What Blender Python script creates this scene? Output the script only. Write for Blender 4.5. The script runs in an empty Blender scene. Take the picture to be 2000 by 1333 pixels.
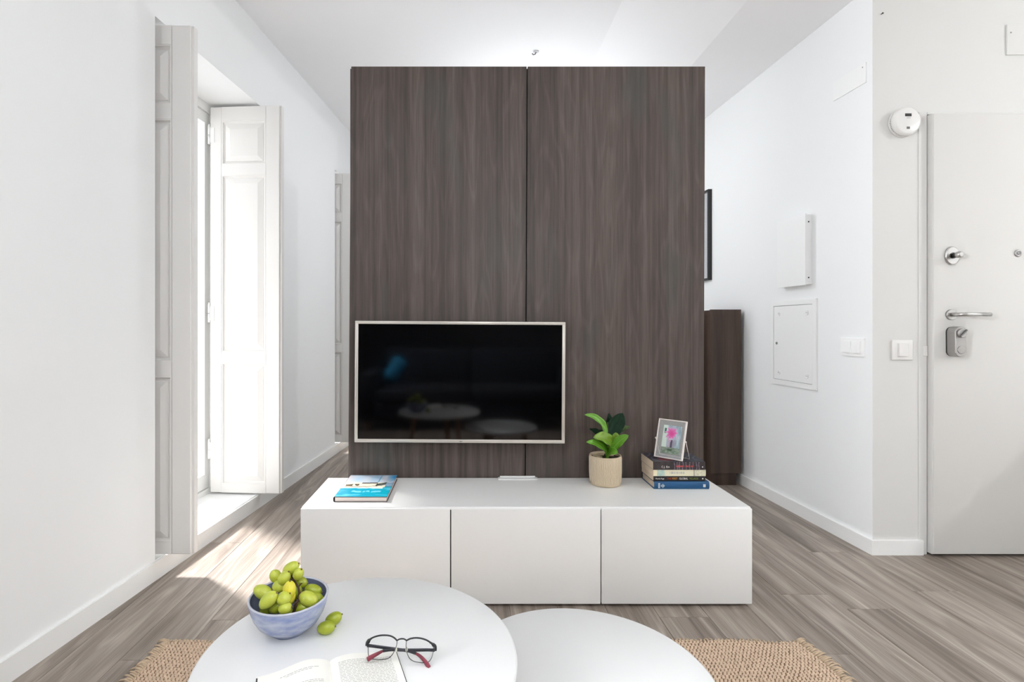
import bpy, bmesh, math, random
from mathutils import Vector, Matrix

random.seed(7)
SC = bpy.context.scene
COL = SC.collection
CAMZ = 1.12
FPX = 1029.0
PX, PY = 912.0, 638.0

# ------------------------------------------------------------------ camera
cam_d = bpy.data.cameras.new('camera')
cam_d.sensor_width = 36.0
cam_d.lens = FPX / 2000.0 * 36.0
cam_d.shift_x = (1000.0 - PX) / 2000.0
cam_d.shift_y = -(666.5 - PY) / 2000.0
cam_d.clip_start = 0.02
cam = bpy.data.objects.new('camera', cam_d)
cam.location = (0, 0, CAMZ)
cam.rotation_euler = (math.radians(90), 0, 0)
COL.objects.link(cam)
SC.camera = cam

# ------------------------------------------------------------------ world, sun, daylight, exposure
SC.view_settings.view_transform = 'Standard'
SC.view_settings.look = 'None'
SC.view_settings.exposure = 1.06
SC.view_settings.gamma = 1.0
SC.view_settings.use_curve_mapping = False
SC.cycles.use_denoising = True
SC.cycles.use_light_tree = True
SC.cycles.time_limit = 1000.0
SC.cycles.max_bounces = 10
SC.cycles.diffuse_bounces = 6
SC.cycles.use_adaptive_sampling = True
SC.cycles.adaptive_threshold = 0.05
SC.cycles.glossy_bounces = 4
SC.cycles.transparent_max_bounces = 12
SC.cycles.sample_clamp_indirect = 6.0
SC.cycles.caustics_reflective = False
SC.cycles.caustics_refractive = False

world = bpy.data.worlds.new('world')
SC.world = world
world.use_nodes = True
bg = world.node_tree.nodes['Background']
bg.inputs[0].default_value = (0.93, 0.96, 1.0, 1)
bg.inputs[1].default_value = 1.25


def light(name, kind, loc, energy, color=(1, 1, 1), direction=None, **kw):
    d = bpy.data.lights.new(name, kind)
    d.energy = energy
    d.color = color
    for k, v in kw.items():
        setattr(d, k, v)
    o = bpy.data.objects.new(name, d)
    o.location = loc
    if direction is not None:
        o.rotation_euler = Vector(direction).to_track_quat('-Z', 'Y').to_euler()
    COL.objects.link(o)
    return o


_el = math.radians(47)
_h = Vector((1, -0.72, 0)).normalized()
light('sun', 'SUN', (-4, 5, 5), 11.0, (1.0, 0.985, 0.965),
      (_h.x * math.cos(_el), _h.y * math.cos(_el), -math.sin(_el)), angle=math.radians(8.0))


# wall lines: x of the wall face as a function of y
def lw(y):
    return -1.6075 + 0.0974 * y


def rw(y):
    return 2.0924 - 0.039 * y


WIN = [(-0.78, -0.16), (2.332, 3.345), (4.62, 5.63)]      # window openings in the left wall, along y
SILL, HEAD = 0.085, 2.495
CEIL, SOFFIT = 2.975, 2.80
YB, YF = -2.4, 6.6
XR = 5.7
YD = 2.587       # face of the wall that holds the entrance door
FRAME_N = -0.31

SILLS = [1.0, SILL, SILL]
for i, (a, b) in enumerate(WIN):
    ym = (a + b) / 2
    light('daylight', 'AREA', (lw(ym) - 0.60, ym, (SILLS[i] + HEAD) / 2), [245, 4, 7][i], (0.93, 0.965, 1.0),
          (1, -0.0974, 0), shape='RECTANGLE', size=b - a, size_y=HEAD - SILLS[i])


# ------------------------------------------------------------------ materials
def lin(c):
    return tuple(((v / 255) / 12.92 if v / 255 <= 0.04045 else (((v / 255) + 0.055) / 1.055) ** 2.4) for v in c) + (1.0,)


MATS = {}


def mat(name, rgb, rough=0.5, metal=0.0, spec=0.5, **kw):
    """plain painted / plastic / metal surface with a faint procedural unevenness"""
    if name in MATS:
        return MATS[name]
    m = bpy.data.materials.new(name)
    m.use_nodes = True
    nt = m.node_tree
    p = nt.nodes['Principled BSDF']
    c = lin(rgb)
    var = kw.get('var', 0.02)
    tc = nt.nodes.new('ShaderNodeTexCoord')
    nz = nt.nodes.new('ShaderNodeTexNoise')
    nz.inputs['Scale'].default_value = kw.get('scale', 12.0)
    nz.inputs['Detail'].default_value = 3
    nt.links.new(tc.outputs['Object'], nz.inputs['Vector'])
    mx = nt.nodes.new('ShaderNodeMix')
    mx.data_type = 'RGBA'
    mx.inputs[6].default_value = tuple(v * (1 - var) for v in c[:3]) + (1,)
    mx.inputs[7].default_value = tuple(min(1, v * (1 + var)) for v in c[:3]) + (1,)
    nt.links.new(nz.outputs['Fac'], mx.inputs[0])
    if var >= 0.012 or kw.get('fine_mix'):
        nt.links.new(mx.outputs[2], p.inputs['Base Color'])
    else:
        p.inputs['Base Color'].default_value = c
    p.inputs['Roughness'].default_value = rough
    p.inputs['Metallic'].default_value = metal
    p.inputs['Specular IOR Level'].default_value = spec
    if kw.get('bump'):
        bp = nt.nodes.new('ShaderNodeBump')
        bp.inputs['Strength'].default_value = kw['bump']
        bp.inputs['Distance'].default_value = 0.002
        nt.links.new(nz.outputs['Fac'], bp.inputs['Height'])
        nt.links.new(bp.outputs[0], p.inputs['Normal'])
    if kw.get('sss'):
        p.inputs['Subsurface Weight'].default_value = kw['sss']
        p.inputs['Subsurface Radius'].default_value = (0.01, 0.012, 0.003)
        p.inputs['Subsurface Scale'].default_value = 0.6
    if kw.get('coat'):
        p.inputs['Coat Weight'].default_value = kw['coat']
    MATS[name] = m
    return m


def paint_mat(name, rough=0.4, spec=0.5):
    """colour read from the printed colours stored on the mesh"""
    if name in MATS:
        return MATS[name]
    m = bpy.data.materials.new(name)
    m.use_nodes = True
    nt = m.node_tree
    p = nt.nodes['Principled BSDF']
    a = nt.nodes.new('ShaderNodeVertexColor')
    a.layer_name = 'print'
    nt.links.new(a.outputs[0], p.inputs['Base Color'])
    p.inputs['Roughness'].default_value = rough
    p.inputs['Specular IOR Level'].default_value = spec
    MATS[name] = m
    return m


def wood_mat(name, axis, dark, midc, light_, rough=0.45, across=42.0, along=1.6, patch=None, rnd=False, bump=0.12, rings=5.0, ring_amt=0.5, fine=260.0, rs=(6.4, 0.65), gs=(14.0, 0.8)):
    """straight wood grain along the given axis with stretched figure, pores and drifting tone"""
    if name in MATS:
        return MATS[name]
    m = bpy.data.materials.new(name)
    m.use_nodes = True
    nt = m.node_tree
    N, L = nt.nodes, nt.links
    p = N['Principled BSDF']
    tc = N.new('ShaderNodeTexCoord')
    vec = tc.outputs['Object']
    if rnd:
        oi = N.new('ShaderNodeObjectInfo')
        cm = N.new('ShaderNodeCombineXYZ')
        mu = N.new('ShaderNodeMath'); mu.operation = 'MULTIPLY'; mu.inputs[1].default_value = 37.0
        L.new(oi.outputs['Random'], mu.inputs[0])
        for k in range(3):
            L.new(mu.outputs[0], cm.inputs[k])
        ad = N.new('ShaderNodeVectorMath'); ad.operation = 'ADD'
        L.new(vec, ad.inputs[0]); L.new(cm.outputs[0], ad.inputs[1])
        vec = ad.outputs[0]

    def mapped(a, l):
        mp = N.new('ShaderNodeMapping')
        s = [a, a, a]
        s[axis] = l
        mp.inputs['Scale'].default_value = s
        L.new(vec, mp.inputs['Vector'])
        return mp.outputs[0]

    def noise(v, scale, detail, distort=0.0):
        n = N.new('ShaderNodeTexNoise')
        n.inputs['Scale'].default_value = scale
        n.inputs['Detail'].default_value = detail
        n.inputs['Distortion'].default_value = distort
        L.new(v, n.inputs['Vector'])
        return n.outputs['Fac']

    def ramp(f, stops):
        r = N.new('ShaderNodeValToRGB')
        e = r.color_ramp.elements
        e[0].position, e[0].color = stops[0]
        e[1].position, e[1].color = stops[-1]
        for s in stops[1:-1]:
            x = e.new(s[0]); x.color = s[1]
        L.new(f, r.inputs[0])
        return r.outputs[0]

    def mix(f, a, b, mode='MIX'):
        x = N.new('ShaderNodeMix')
        x.data_type = 'RGBA'; x.blend_type = mode
        if isinstance(f, float):
            x.inputs[0].default_value = f
        else:
            L.new(f, x.inputs[0])
        L.new(a, x.inputs[6]); L.new(b, x.inputs[7])
        return x.outputs[2]

    g1 = noise(mapped(*gs), 1.0, 5, 0.4)
    base = ramp(g1, [(0.30, lin(dark)), (0.48, lin(midc)), (0.70, lin(light_))])
    # cathedral figure: iso-lines of a stretched field
    f1 = noise(mapped(*rs), 1.0, 2, 0.2)
    mm = N.new('ShaderNodeMath'); mm.operation = 'MULTIPLY'; mm.inputs[1].default_value = rings * 6.0
    L.new(f1, mm.inputs[0])
    sn = N.new('ShaderNodeMath'); sn.operation = 'SINE'
    L.new(mm.outputs[0], sn.inputs[0])
    figs = ramp(sn.outputs[0], [(0.0, (0.80, 0.79, 0.78, 1)), (0.75, (1, 1, 1, 1)), (1.0, (1.10, 1.10, 1.10, 1))])
    base = mix(ring_amt, base, mix(1.0, base, figs, 'MULTIPLY'))
    pores = noise(mapped(fine, fine * 0.022), 1.0, 2)
    pc = ramp(pores, [(0.35, (0.74, 0.73, 0.72, 1)), (0.52, (1, 1, 1, 1)), (0.75, (1.12, 1.12, 1.12, 1))])
    base = mix(0.75, base, mix(1.0, base, pc, 'MULTIPLY'))
    if patch:
        pf = noise(mapped(across * 0.14, along * 1.1), 1.0, 3)
        pr = ramp(pf, [(0.56, (0, 0, 0, 1)), (0.70, (1, 1, 1, 1))])
        col = N.new('ShaderNodeRGB'); col.outputs[0].default_value = lin(patch)
        sc_ = N.new('ShaderNodeMath'); sc_.operation = 'MULTIPLY'; sc_.inputs[1].default_value = 0.45
        L.new(pr, sc_.inputs[0])
        base = mix(sc_.outputs[0], base, col.outputs[0])
    if rnd:
        hv = N.new('ShaderNodeHueSaturation')
        mr = N.new('ShaderNodeMapRange')
        mr.inputs['To Min'].default_value = 0.93; mr.inputs['To Max'].default_value = 1.06
        L.new(oi.outputs['Random'], mr.inputs['Value'])
        L.new(mr.outputs[0], hv.inputs['Value'])
        L.new(base, hv.inputs['Color'])
        base = hv.outputs[0]
    L.new(base, p.inputs['Base Color'])
    p.inputs['Roughness'].default_value = rough
    p.inputs['Specular IOR Level'].default_value = 0.4
    bp = N.new('ShaderNodeBump'); bp.inputs['Strength'].default_value = bump; bp.inputs['Distance'].default_value = 0.001
    L.new(pores, bp.inputs['Height']); L.new(bp.outputs[0], p.inputs['Normal'])
    MATS[name] = m
    return m


def glass_mat(name, tint=(1, 1, 1), amount=0.08, rough=0.02):
    """thin pane: clear with a mirror-like sheen at grazing angles"""
    if name in MATS:
        return MATS[name]
    m = bpy.data.materials.new(name)
    m.use_nodes = True
    nt = m.node_tree
    N, L = nt.nodes, nt.links
    N.remove(N['Principled BSDF'])
    t = N.new('ShaderNodeBsdfTransparent'); t.inputs[0].default_value = tuple(tint) + (1,)
    g = N.new('ShaderNodeBsdfGlossy'); g.inputs['Roughness'].default_value = rough
    lwt = N.new('ShaderNodeLayerWeight'); lwt.inputs[0].default_value = 0.25
    sc_ = N.new('ShaderNodeMath'); sc_.operation = 'MULTIPLY_ADD'
    sc_.inputs[1].default_value = 0.5; sc_.inputs[2].default_value = amount * 0.3
    L.new(lwt.outputs['Fresnel'], sc_.inputs[0])
    x = N.new('ShaderNodeMixShader')
    L.new(sc_.outputs[0], x.inputs[0]); L.new(t.outputs[0], x.inputs[1]); L.new(g.outputs[0], x.inputs[2])
    L.new(x.outputs[0], N['Material Output'].inputs['Surface'])
    MATS[name] = m
    return m


WALL = mat('wall_paint', (240, 241, 241), 0.75, spec=0.25, var=0.008, scale=3)
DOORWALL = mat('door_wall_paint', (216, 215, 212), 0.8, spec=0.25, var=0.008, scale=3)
CEILM = mat('ceiling_paint', (247, 247, 248), 0.85, spec=0.2, var=0.006, scale=2)
TRIM = mat('trim_gloss_white', (240, 240, 238), 0.35, var=0.008)
SHUT = mat('shutter_enamel', (230, 228, 225), 0.4, var=0.01)
LAM = mat('white_laminate', (240, 240, 238), 0.32, var=0.006)
TABLE = mat('table_lacquer', (225, 225, 224), 0.34, var=0.006)
PLASTIC = mat('white_plastic', (245, 245, 244), 0.3, var=0.006)
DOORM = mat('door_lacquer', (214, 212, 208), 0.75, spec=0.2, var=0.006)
ENAMEL = mat('white_enamel', (242, 242, 241), 0.4, var=0.006)
WARMP = mat('warm_white_plastic', (226, 224, 221), 0.35, var=0.006)
STEEL = mat('brushed_steel', (190, 188, 185), 0.28, 1.0, var=0.05, scale=60)
STEELM = mat('matt_steel_grey', (168, 165, 162), 0.42, 0.75, var=0.03, scale=60)
BLACK = mat('black_plastic', (18, 18, 18), 0.4)
DARK = mat('shadow_gap_black', (20, 18, 17), 0.8)
SILVER = mat('silver_bezel', (208, 202, 194), 0.32, 0.35, var=0.01)
SCREEN = mat('screen_glass_black', (4, 4, 5), 0.07, spec=0.6, var=0.0)
CHARCOAL = mat('charcoal_wall_paint', (28, 28, 30), 0.8, var=0.05)
NAVY = mat('navy_upholstery', (20, 23, 33), 0.9, var=0.2, scale=120, bump=0.2)
PANEL = wood_mat('dark_oak_laminate', 2, (68, 58, 53), (86, 75, 70), (100, 89, 83), 0.42, across=40, along=1.5, patch=(73, 77, 73), rings=9.0, ring_amt=0.6, bump=0.08, rs=(7.5, 1.0), gs=(38.0, 0.25), fine=330)
BROWN = wood_mat('brown_oak_laminate', 2, (62, 48, 41), (80, 64, 55), (94, 77, 67), 0.42, across=40, along=1.5, rings=4.0, ring_amt=0.4, bump=0.08)
FLOORM = wood_mat('grey_oak_floor', 1, (110, 99, 90), (152, 140, 130), (174, 163, 153), 0.42, across=26, along=1.0, rnd=True, rings=8.0, ring_amt=0.8, fine=230, rs=(7.0, 0.8), gs=(17.0, 0.4))
BEECH = wood_mat('beech_leg', 2, (170, 120, 84), (190, 140, 100), (205, 158, 118), 0.4, across=60, along=3)
GLASS = glass_mat('window_glass')
LENS = glass_mat('lens_glass', (0.985, 0.99, 0.99), 0.02)
PICGLASS = glass_mat('picture_glass', (0.80, 0.80, 0.79), 1.0, 0.08)


# ------------------------------------------------------------------ mesh helpers
WL = {}


class MB:
    def __init__(self):
        self.v, self.f, self.s = [], [], []

    def add(self, vs, fs, smooth=False):
        o = len(self.v)
        self.v += [tuple(v) for v in vs]
        self.f += [tuple(i + o for i in f) for f in fs]
        self.s += [smooth] * len(fs)
        return self

    def hexa(self, p):
        """8 corners: bottom 0-3 ccw seen from above, top 4-7"""
        return self.add(p, [(0, 3, 2, 1), (4, 5, 6, 7), (0, 1, 5, 4), (1, 2, 6, 5), (2, 3, 7, 6), (3, 0, 4, 7)])

    def box(self, x0, x1, y0, y1, z0, z1, b=0.0, seg=2):
        if b <= 0:
            return self.hexa([(x0, y0, z0), (x1, y0, z0), (x1, y1, z0), (x0, y1, z0), (x0, y0, z1), (x1, y0, z1), (x1, y1, z1), (x0, y1, z1)])
        bm = bmesh.new()
        bmesh.ops.create_cube(bm, size=1)
        for v in bm.verts:
            v.co = Vector(((x0 + x1) / 2 + v.co.x * (x1 - x0), (y0 + y1) / 2 + v.co.y * (y1 - y0), (z0 + z1) / 2 + v.co.z * (z1 - z0)))
        b = min(b, 0.49 * min(x1 - x0, y1 - y0, z1 - z0))
        bmesh.ops.bevel(bm, geom=list(bm.edges), offset=b, segments=seg, affect='EDGES', profile=0.5)
        bm.verts.index_update()
        self.add([v.co for v in bm.verts], [[v.index for v in f.verts] for f in bm.faces], seg > 1)
        bm.free()
        return self

    def wbox(self, line, y0, y1, n0, n1, z0, z1):
        """box that follows a slanting wall line; n is measured in x from the wall face"""
        q = []
        for z in (z0, z1):
            q += [(line(y0) + n0, y0, z), (line(y0) + n1, y0, z), (line(y1) + n1, y1, z), (line(y1) + n0, y1, z)]
        return self.hexa(q)

    def lathe(self, prof, n=32, c=(0, 0, 0), ax=(0, 0, 1), smooth=True, cap=True):
        """profile of (radius, height) turned about an axis"""
        az = Vector(ax).normalized()
        ux = az.orthogonal().normalized()
        uy = az.cross(ux)
        c = Vector(c)
        vs, fs = [], []
        for r, h in prof:
            for k in range(n):
                a = 2 * math.pi * k / n
                vs.append(c + az * h + (ux * math.cos(a) + uy * math.sin(a)) * r)
        for i in range(len(prof) - 1):
            for k in range(n):
                k2 = (k + 1) % n
                fs.append((i * n + k, i * n + k2, (i + 1) * n + k2, (i + 1) * n + k))
        self.add(vs, fs, smooth)
        if cap:
            m = len(prof) - 1
            o = len(self.v) - len(vs)
            self.f += [tuple(o + k for k in range(n - 1, -1, -1)), tuple(o + m * n + k for k in range(n))]
            self.s += [False, False]
        return self

    def tube(self, pts, r, n=8, flat=1.0, up=(0, 0, 1), smooth=True):
        pts = [Vector(p) for p in pts]
        rs = r if isinstance(r, (list, tuple)) else [r] * len(pts)
        vs, fs = [], []
        for i, p in enumerate(pts):
            t = (pts[min(i + 1, len(pts) - 1)] - pts[max(i - 1, 0)]).normalized()
            u = Vector(up)
            if abs(t.dot(u)) > 0.95:
                u = Vector((1, 0, 0))
            a = t.cross(u).normalized()
            b = a.cross(t)
            for k in range(n):
                w = 2 * math.pi * k / n
                vs.append(p + a * math.cos(w) * rs[i] * flat + b * math.sin(w) * rs[i])
        for i in range(len(pts) - 1):
            for k in range(n):
                k2 = (k + 1) % n
                fs.append((i * n + k, i * n + k2, (i + 1) * n + k2, (i + 1) * n + k))
        fs.append(tuple(range(n - 1, -1, -1)))
        fs.append(tuple((len(pts) - 1) * n + k for k in range(n)))
        return self.add(vs, fs, smooth)

    def ellipsoid(self, c, rx, ry, rz, rot=None, nu=16, nv=10):
        vs, fs = [(0, 0, rz)], []
        for j in range(1, nv):
            t = math.pi * j / nv
            for k in range(nu):
                a = 2 * math.pi * k / nu
                vs.append((rx * math.sin(t) * math.cos(a), ry * math.sin(t) * math.sin(a), rz * math.cos(t)))
        vs.append((0, 0, -rz))
        for k in range(nu):
            fs.append((0, 1 + k, 1 + (k + 1) % nu))
        for j in range(nv - 2):
            for k in range(nu):
                k2 = (k + 1) % nu
                fs.append((1 + j * nu + k, 1 + (j + 1) * nu + k, 1 + (j + 1) * nu + k2, 1 + j * nu + k2))
        o = 1 + (nv - 2) * nu
        for k in range(nu):
            fs.append((o + k, len(vs) - 1, o + (k + 1) % nu))
        c = Vector(c)
        vs = [c + ((rot @ Vector(v)) if rot else Vector(v)) for v in vs]
        return self.add(vs, fs, True)

    def xform(self, M):
        self.v = [tuple(M @ Vector(v)) for v in self.v]
        return self

    def build(self, name, m, parent=None, local=False, **props):
        me = bpy.data.meshes.new(name)
        off = Vector((0, 0, 0)) if (parent is None or local) else WL[parent]
        me.from_pydata([tuple(Vector(v) - off) for v in self.v], [], self.f)
        me.polygons.foreach_set('use_smooth', self.s)
        me.materials.append(m)
        bm = bmesh.new(); bm.from_mesh(me)
        bmesh.ops.recalc_face_normals(bm, faces=bm.faces)
        bm.to_mesh(me); bm.free()
        me.update()
        o = bpy.data.objects.new(name, me)
        COL.objects.link(o)
        if parent is not None:
            o.parent = parent
        WL[o] = off
        for k, v in props.items():
            o[k] = v
        return o


def thing(name, label, cat, loc=(0, 0, 0), group=None, kind=None, rot=None):
    o = bpy.data.objects.new(name, None)
    o.empty_display_size = 0.05
    o.location = loc
    if rot:
        o.rotation_euler = rot
    COL.objects.link(o)
    WL[o] = Vector(loc)
    o['label'] = label
    o['category'] = cat
    if group:
        o['group'] = group
    if kind:
        o['kind'] = kind
    return o


def setting(o, label, cat):
    o['kind'] = 'structure'
    o['label'] = label
    o['category'] = cat
    return o


def colour_grid(name, corner, du, dv, nu, nv, func, m, parent, local=False):
    """flat printed sheet: a fine grid whose corner colours come from func(u, v)"""
    corner, du, dv = Vector(corner), Vector(du), Vector(dv)
    vs = [corner + du * (i / nu) + dv * (j / nv) for j in range(nv + 1) for i in range(nu + 1)]
    fs = [(j * (nu + 1) + i, j * (nu + 1) + i + 1, (j + 1) * (nu + 1) + i + 1, (j + 1) * (nu + 1) + i) for j in range(nv) for i in range(nu)]
    off = Vector((0, 0, 0)) if local or parent is None else WL[parent]
    me = bpy.data.meshes.new(name)
    me.from_pydata([tuple(v - off) for v in vs], [], fs)
    me.materials.append(m)
    at = me.color_attributes.new('print', 'FLOAT_COLOR', 'POINT')
    k = 0
    for j in range(nv + 1):
        for i in range(nu + 1):
            at.data[k].color = lin(func(i / nu, j / nv))
            k += 1
    o = bpy.data.objects.new(name, me)
    COL.objects.link(o)
    if parent is not None:
        o.parent = parent
    WL[o] = off
    return o


def text_part(name, body, size, origin, right, up, m, parent, align='LEFT', squeeze=1.0):
    """raised lettering lying on a face"""
    cu = bpy.data.curves.new(name, 'FONT')
    cu.body = body
    cu.size = size
    cu.align_x = align
    cu.align_y = 'CENTER'
    cu.extrude = 0.0001
    tmp = bpy.data.objects.new(name, cu)
    COL.objects.link(tmp)
    bpy.context.view_layer.update()
    me = bpy.data.meshes.new_from_object(tmp.evaluated_get(bpy.context.evaluated_depsgraph_get()))
    bpy.data.objects.remove(tmp)
    bpy.data.curves.remove(cu)
    right, up = Vector(right).normalized(), Vector(up).normalized()
    nrm = right.cross(up)
    o_ = Vector(origin) - WL[parent]
    for v in me.vertices:
        v.co = o_ + right * v.co.x * squeeze + up * v.co.y + nrm * (v.co.z + 0.0002)
    me.materials.clear()
    me.materials.append(m)
    o = bpy.data.objects.new(name, me)
    COL.objects.link(o)
    o.parent = parent
    WL[o] = WL[parent]
    return o


def P(x, y, Y):
    """world point at depth Y seen at photograph pixel (x, y)"""
    return Vector(((x - PX) / FPX * Y, Y, CAMZ - (y - PY) / FPX * Y))


def G(x, y, z):
    Y = (CAMZ - z) * FPX / (y - PY)
    return P(x, y, Y)


# ================================================================== THE ROOM
# ---- floor and planks
fl = MB().box(-2.3, XR + 0.1, YB - 0.1, YF + 0.1, -0.06, -0.0085).build('floor', mat('subfloor', (70, 62, 56), 0.9))
setting(fl, 'grey brown oak laminate floor of long planks', 'floor')
PW, PLN = 0.1908, 1.62
pm = MB().box(0.0007, PW - 0.0007, 0.0007, PLN - 0.0007, -0.0085, 0, 0.0007, 1)
_pl = pm.build('plank', FLOORM, fl)
pmesh = _pl.data
first = True
fixed = {12: 1.80, 0: 1.767, 1: 2.008, 15: 2.613}
rk = random.Random(3)
for k in range(-6, 36):
    x0 = -1.166 + PW * k
    off = fixed.get(k, 1.0 + rk.random() * PLN)
    y = off
    while y > YB:
        y -= PLN
    while y < YF:
        if first:
            o = _pl; first = False
        else:
            o = _pl.copy(); COL.objects.link(o)
        o.location = (x0, y, 0)
        y += PLN

# ---- left wall with three window openings
w = MB()
ys = [YB - 0.1] + [v for ab in WIN for v in ab] + [YF + 0.1]
for i in range(0, len(ys), 2):
    w.wbox(lw, ys[i], ys[i + 1], -0.45, 0, -0.06, CEIL + 0.05)
for (a, b), sl_ in zip(WIN, SILLS):
    w.wbox(lw, a, b, -0.45, 0, HEAD, CEIL + 0.05)
    w.wbox(lw, a, b, -0.45, 0, -0.06, sl_)
setting(w.build('wall_left', WALL), 'long white wall with the deep shuttered window recesses', 'wall')
bb = MB()
bb.wbox(lw, YB, YF, 0.0, 0.012, 0, 0.081)
setting(bb.build('baseboard_left', TRIM), 'white baseboard below the shuttered windows', 'baseboard')

# ---- right wall, door wall, back walls
setting(MB().hexa([(rw(YD), YD, -0.06), (rw(YD) + 0.2, YD + 0.2, -0.06), (rw(YF) + 0.2, YF, -0.06), (rw(YF), YF, -0.06),
                   (rw(YD), YD, CEIL + 0.05), (rw(YD) + 0.2, YD + 0.2, CEIL + 0.05), (rw(YF) + 0.2, YF, CEIL + 0.05), (rw(YF), YF, CEIL + 0.05)]).build('wall_right', WALL),
        'white receding wall with switch, access panel and picture', 'wall')
DX0, DX1, DZ = 2.215, 3.16, 2.172
wd = MB()
wd.hexa([(rw(YD), YD, -0.06), (DX0, YD, -0.06), (DX0, YD + 0.2, -0.06), (rw(YD) + 0.2, YD + 0.2, -0.06),
         (rw(YD), YD, CEIL + 0.05), (DX0, YD, CEIL + 0.05), (DX0, YD + 0.2, CEIL + 0.05), (rw(YD) + 0.2, YD + 0.2, CEIL + 0.05)])
wd.box(DX0, DX1, YD, YD + 0.2, DZ, CEIL + 0.05)
wd.box(DX1, XR + 0.1, YD, YD + 0.2, -0.06, CEIL + 0.05)
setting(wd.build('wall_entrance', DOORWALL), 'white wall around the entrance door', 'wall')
setting(MB().box(-2.4, 1.75, YB - 0.2, YB, -0.06, CEIL + 0.05).build('wall_rear_dark', CHARCOAL), 'charcoal wall behind the sofa', 'wall')
setting(MB().box(1.75, XR + 0.1, YB - 0.2, YB, -0.06, CEIL + 0.05).build('wall_rear', WALL), 'white wall beside the charcoal wall', 'wall')
setting(MB().box(XR, XR + 0.2, YB, YD, -0.06, CEIL + 0.05).build('wall_kitchen', WALL), 'white wall behind the kitchen counter', 'wall')
setting(MB().box(-1.3, rw(YF) + 0.2, YF, YF + 0.2, -0.06, CEIL + 0.05).build('wall_far', WALL), 'white end wall of the room beyond the partition', 'wall')
b2 = MB()
b2.wbox(rw, YD - 0.0121, YF, -0.0122, 0.02, 0, 0.072)
setting(b2.build('baseboard_right', TRIM), 'white baseboard along the receding wall', 'baseboard')
b3 = MB()
b3.box(rw(YD) + 0.0210, 2.233, YD - 0.012, YD, 0, 0.072)
setting(b3.build('baseboard_door', TRIM), 'short white baseboard beside the entrance door', 'baseboard')

# ---- ceiling: flat part, slanted face, lowered part on the right
XS0, XS1 = 0.885, 1.445
ce = MB()
ce.box(-2.4, XS0, YB - 0.1, YF + 0.1, CEIL, CEIL + 0.1)
ce.hexa([(XS0, YB - 0.1, CEIL), (XS1, YB - 0.1, SOFFIT), (XS1, YF + 0.1, SOFFIT), (XS0, YF + 0.1, CEIL),
         (XS0, YB - 0.1, CEIL + 0.1), (XS1, YB - 0.1, CEIL + 0.1), (XS1, YF + 0.1, CEIL + 0.1), (XS0, YF + 0.1, CEIL + 0.1)])
ce.box(XS1, XR + 0.2, YB - 0.1, YF + 0.1, SOFFIT, CEIL + 0.1)
setting(ce.build('ceiling', CEILM), 'white ceiling stepping down toward the entrance side', 'ceiling')


# ---- shuttered windows
def shutter_body(wd_, th, z0, z1):
    """leaf in local axes: x from hinge to free edge, y thickness, stiles and rails around three openings"""
    sl, sr = 0.072, 0.086
    zs = [(z0 + 0.052, 0.896), (0.962, 2.052), (2.118, 2.387)]
    m = MB()
    m.box(0, sl, -th / 2, th / 2, z0, z1, 0.003, 1)
    m.box(wd_ - sr, wd_, -th / 2, th / 2, z0, z1, 0.003, 1)
    rails = [(z0, zs[0][0]), (zs[0][1], zs[1][0]), (zs[1][1], zs[2][0]), (zs[2][1], z1)]
    for a, b in rails:
        m.box(sl, wd_ - sr, -th / 2 + 0.0002, th / 2 - 0.0002, a, b)
    m.box(wd_, wd_ + 0.011, -th / 2 + 0.010, th / 2 - 0.001, z0, z1)      # rebate lip on the closing edge
    return m, [(sl, wd_ - sr, a, b) for a, b in zs]


def shutter_panel(x0, x1, z0, z1, th):
    """moulded, raised-and-fielded panel seen from both faces"""
    m = MB()
    rings = [(0.0, th / 2 - 0.002), (0.006, th / 2 - 0.001), (0.012, th / 2 - 0.012), (0.019, th / 2 - 0.014), (0.021, th / 2 - 0.010), (0.052, th / 2 - 0.002), (0.056, th / 2 - 0.002)]
    for sgn in (-1, 1):
        vs, fs = [], []
        for d, y in rings:
            for (x, z) in ((x0 + d, z0 + d), (x1 - d, z0 + d), (x1 - d, z1 - d), (x0 + d, z1 - d)):
                vs.append((x, sgn * y, z))
        for i in range(len(rings) - 1):
            for k in range(4):
                k2 = (k + 1) % 4
                q = (i * 4 + k, i * 4 + k2, i * 4 + 4 + k2, i * 4 + 4 + k)
                fs.append(q if sgn < 0 else q[::-1])
        e = (len(rings) - 1) * 4
        fs.append((e, e + 1, e + 2, e + 3) if sgn < 0 else (e + 3, e + 2, e + 1, e))
        m.add(vs, fs)
    return m


def make_shutter(win, hinge, ang, width):
    th = 0.042
    body, pans = shutter_body(width, th, 0.097, 2.472)
    M = Matrix.Translation(hinge) @ Matrix.Rotation(ang, 4, 'Z')
    s = body.xform(M).build('shutter', SHUT, win)
    for p_ in pans:
        shutter_panel(*p_, th).xform(M).build('raised_panel', SHUT, s)
    for z in (0.36, 1.20, 2.30):
        h = MB()
        h.lathe([(0.0075, -0.055), (0.0075, -0.0015)], 12, (-0.006, -th / 2 - 0.002, z))
        h.lathe([(0.0075, 0.0015), (0.0075, 0.055)], 12, (-0.006, -th / 2 - 0.002, z))
        h.lathe([(0.004, 0.055), (0.0065, 0.060), (0.003, 0.068)], 12, (-0.006, -th / 2 - 0.002, z))
        h.box(-0.004, 0.026, -th / 2 - 0.003, -th / 2 + 0.001, z - 0.045, z + 0.045)
        h.xform(M).build('hinge', TRIM, s)
    return s


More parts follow.
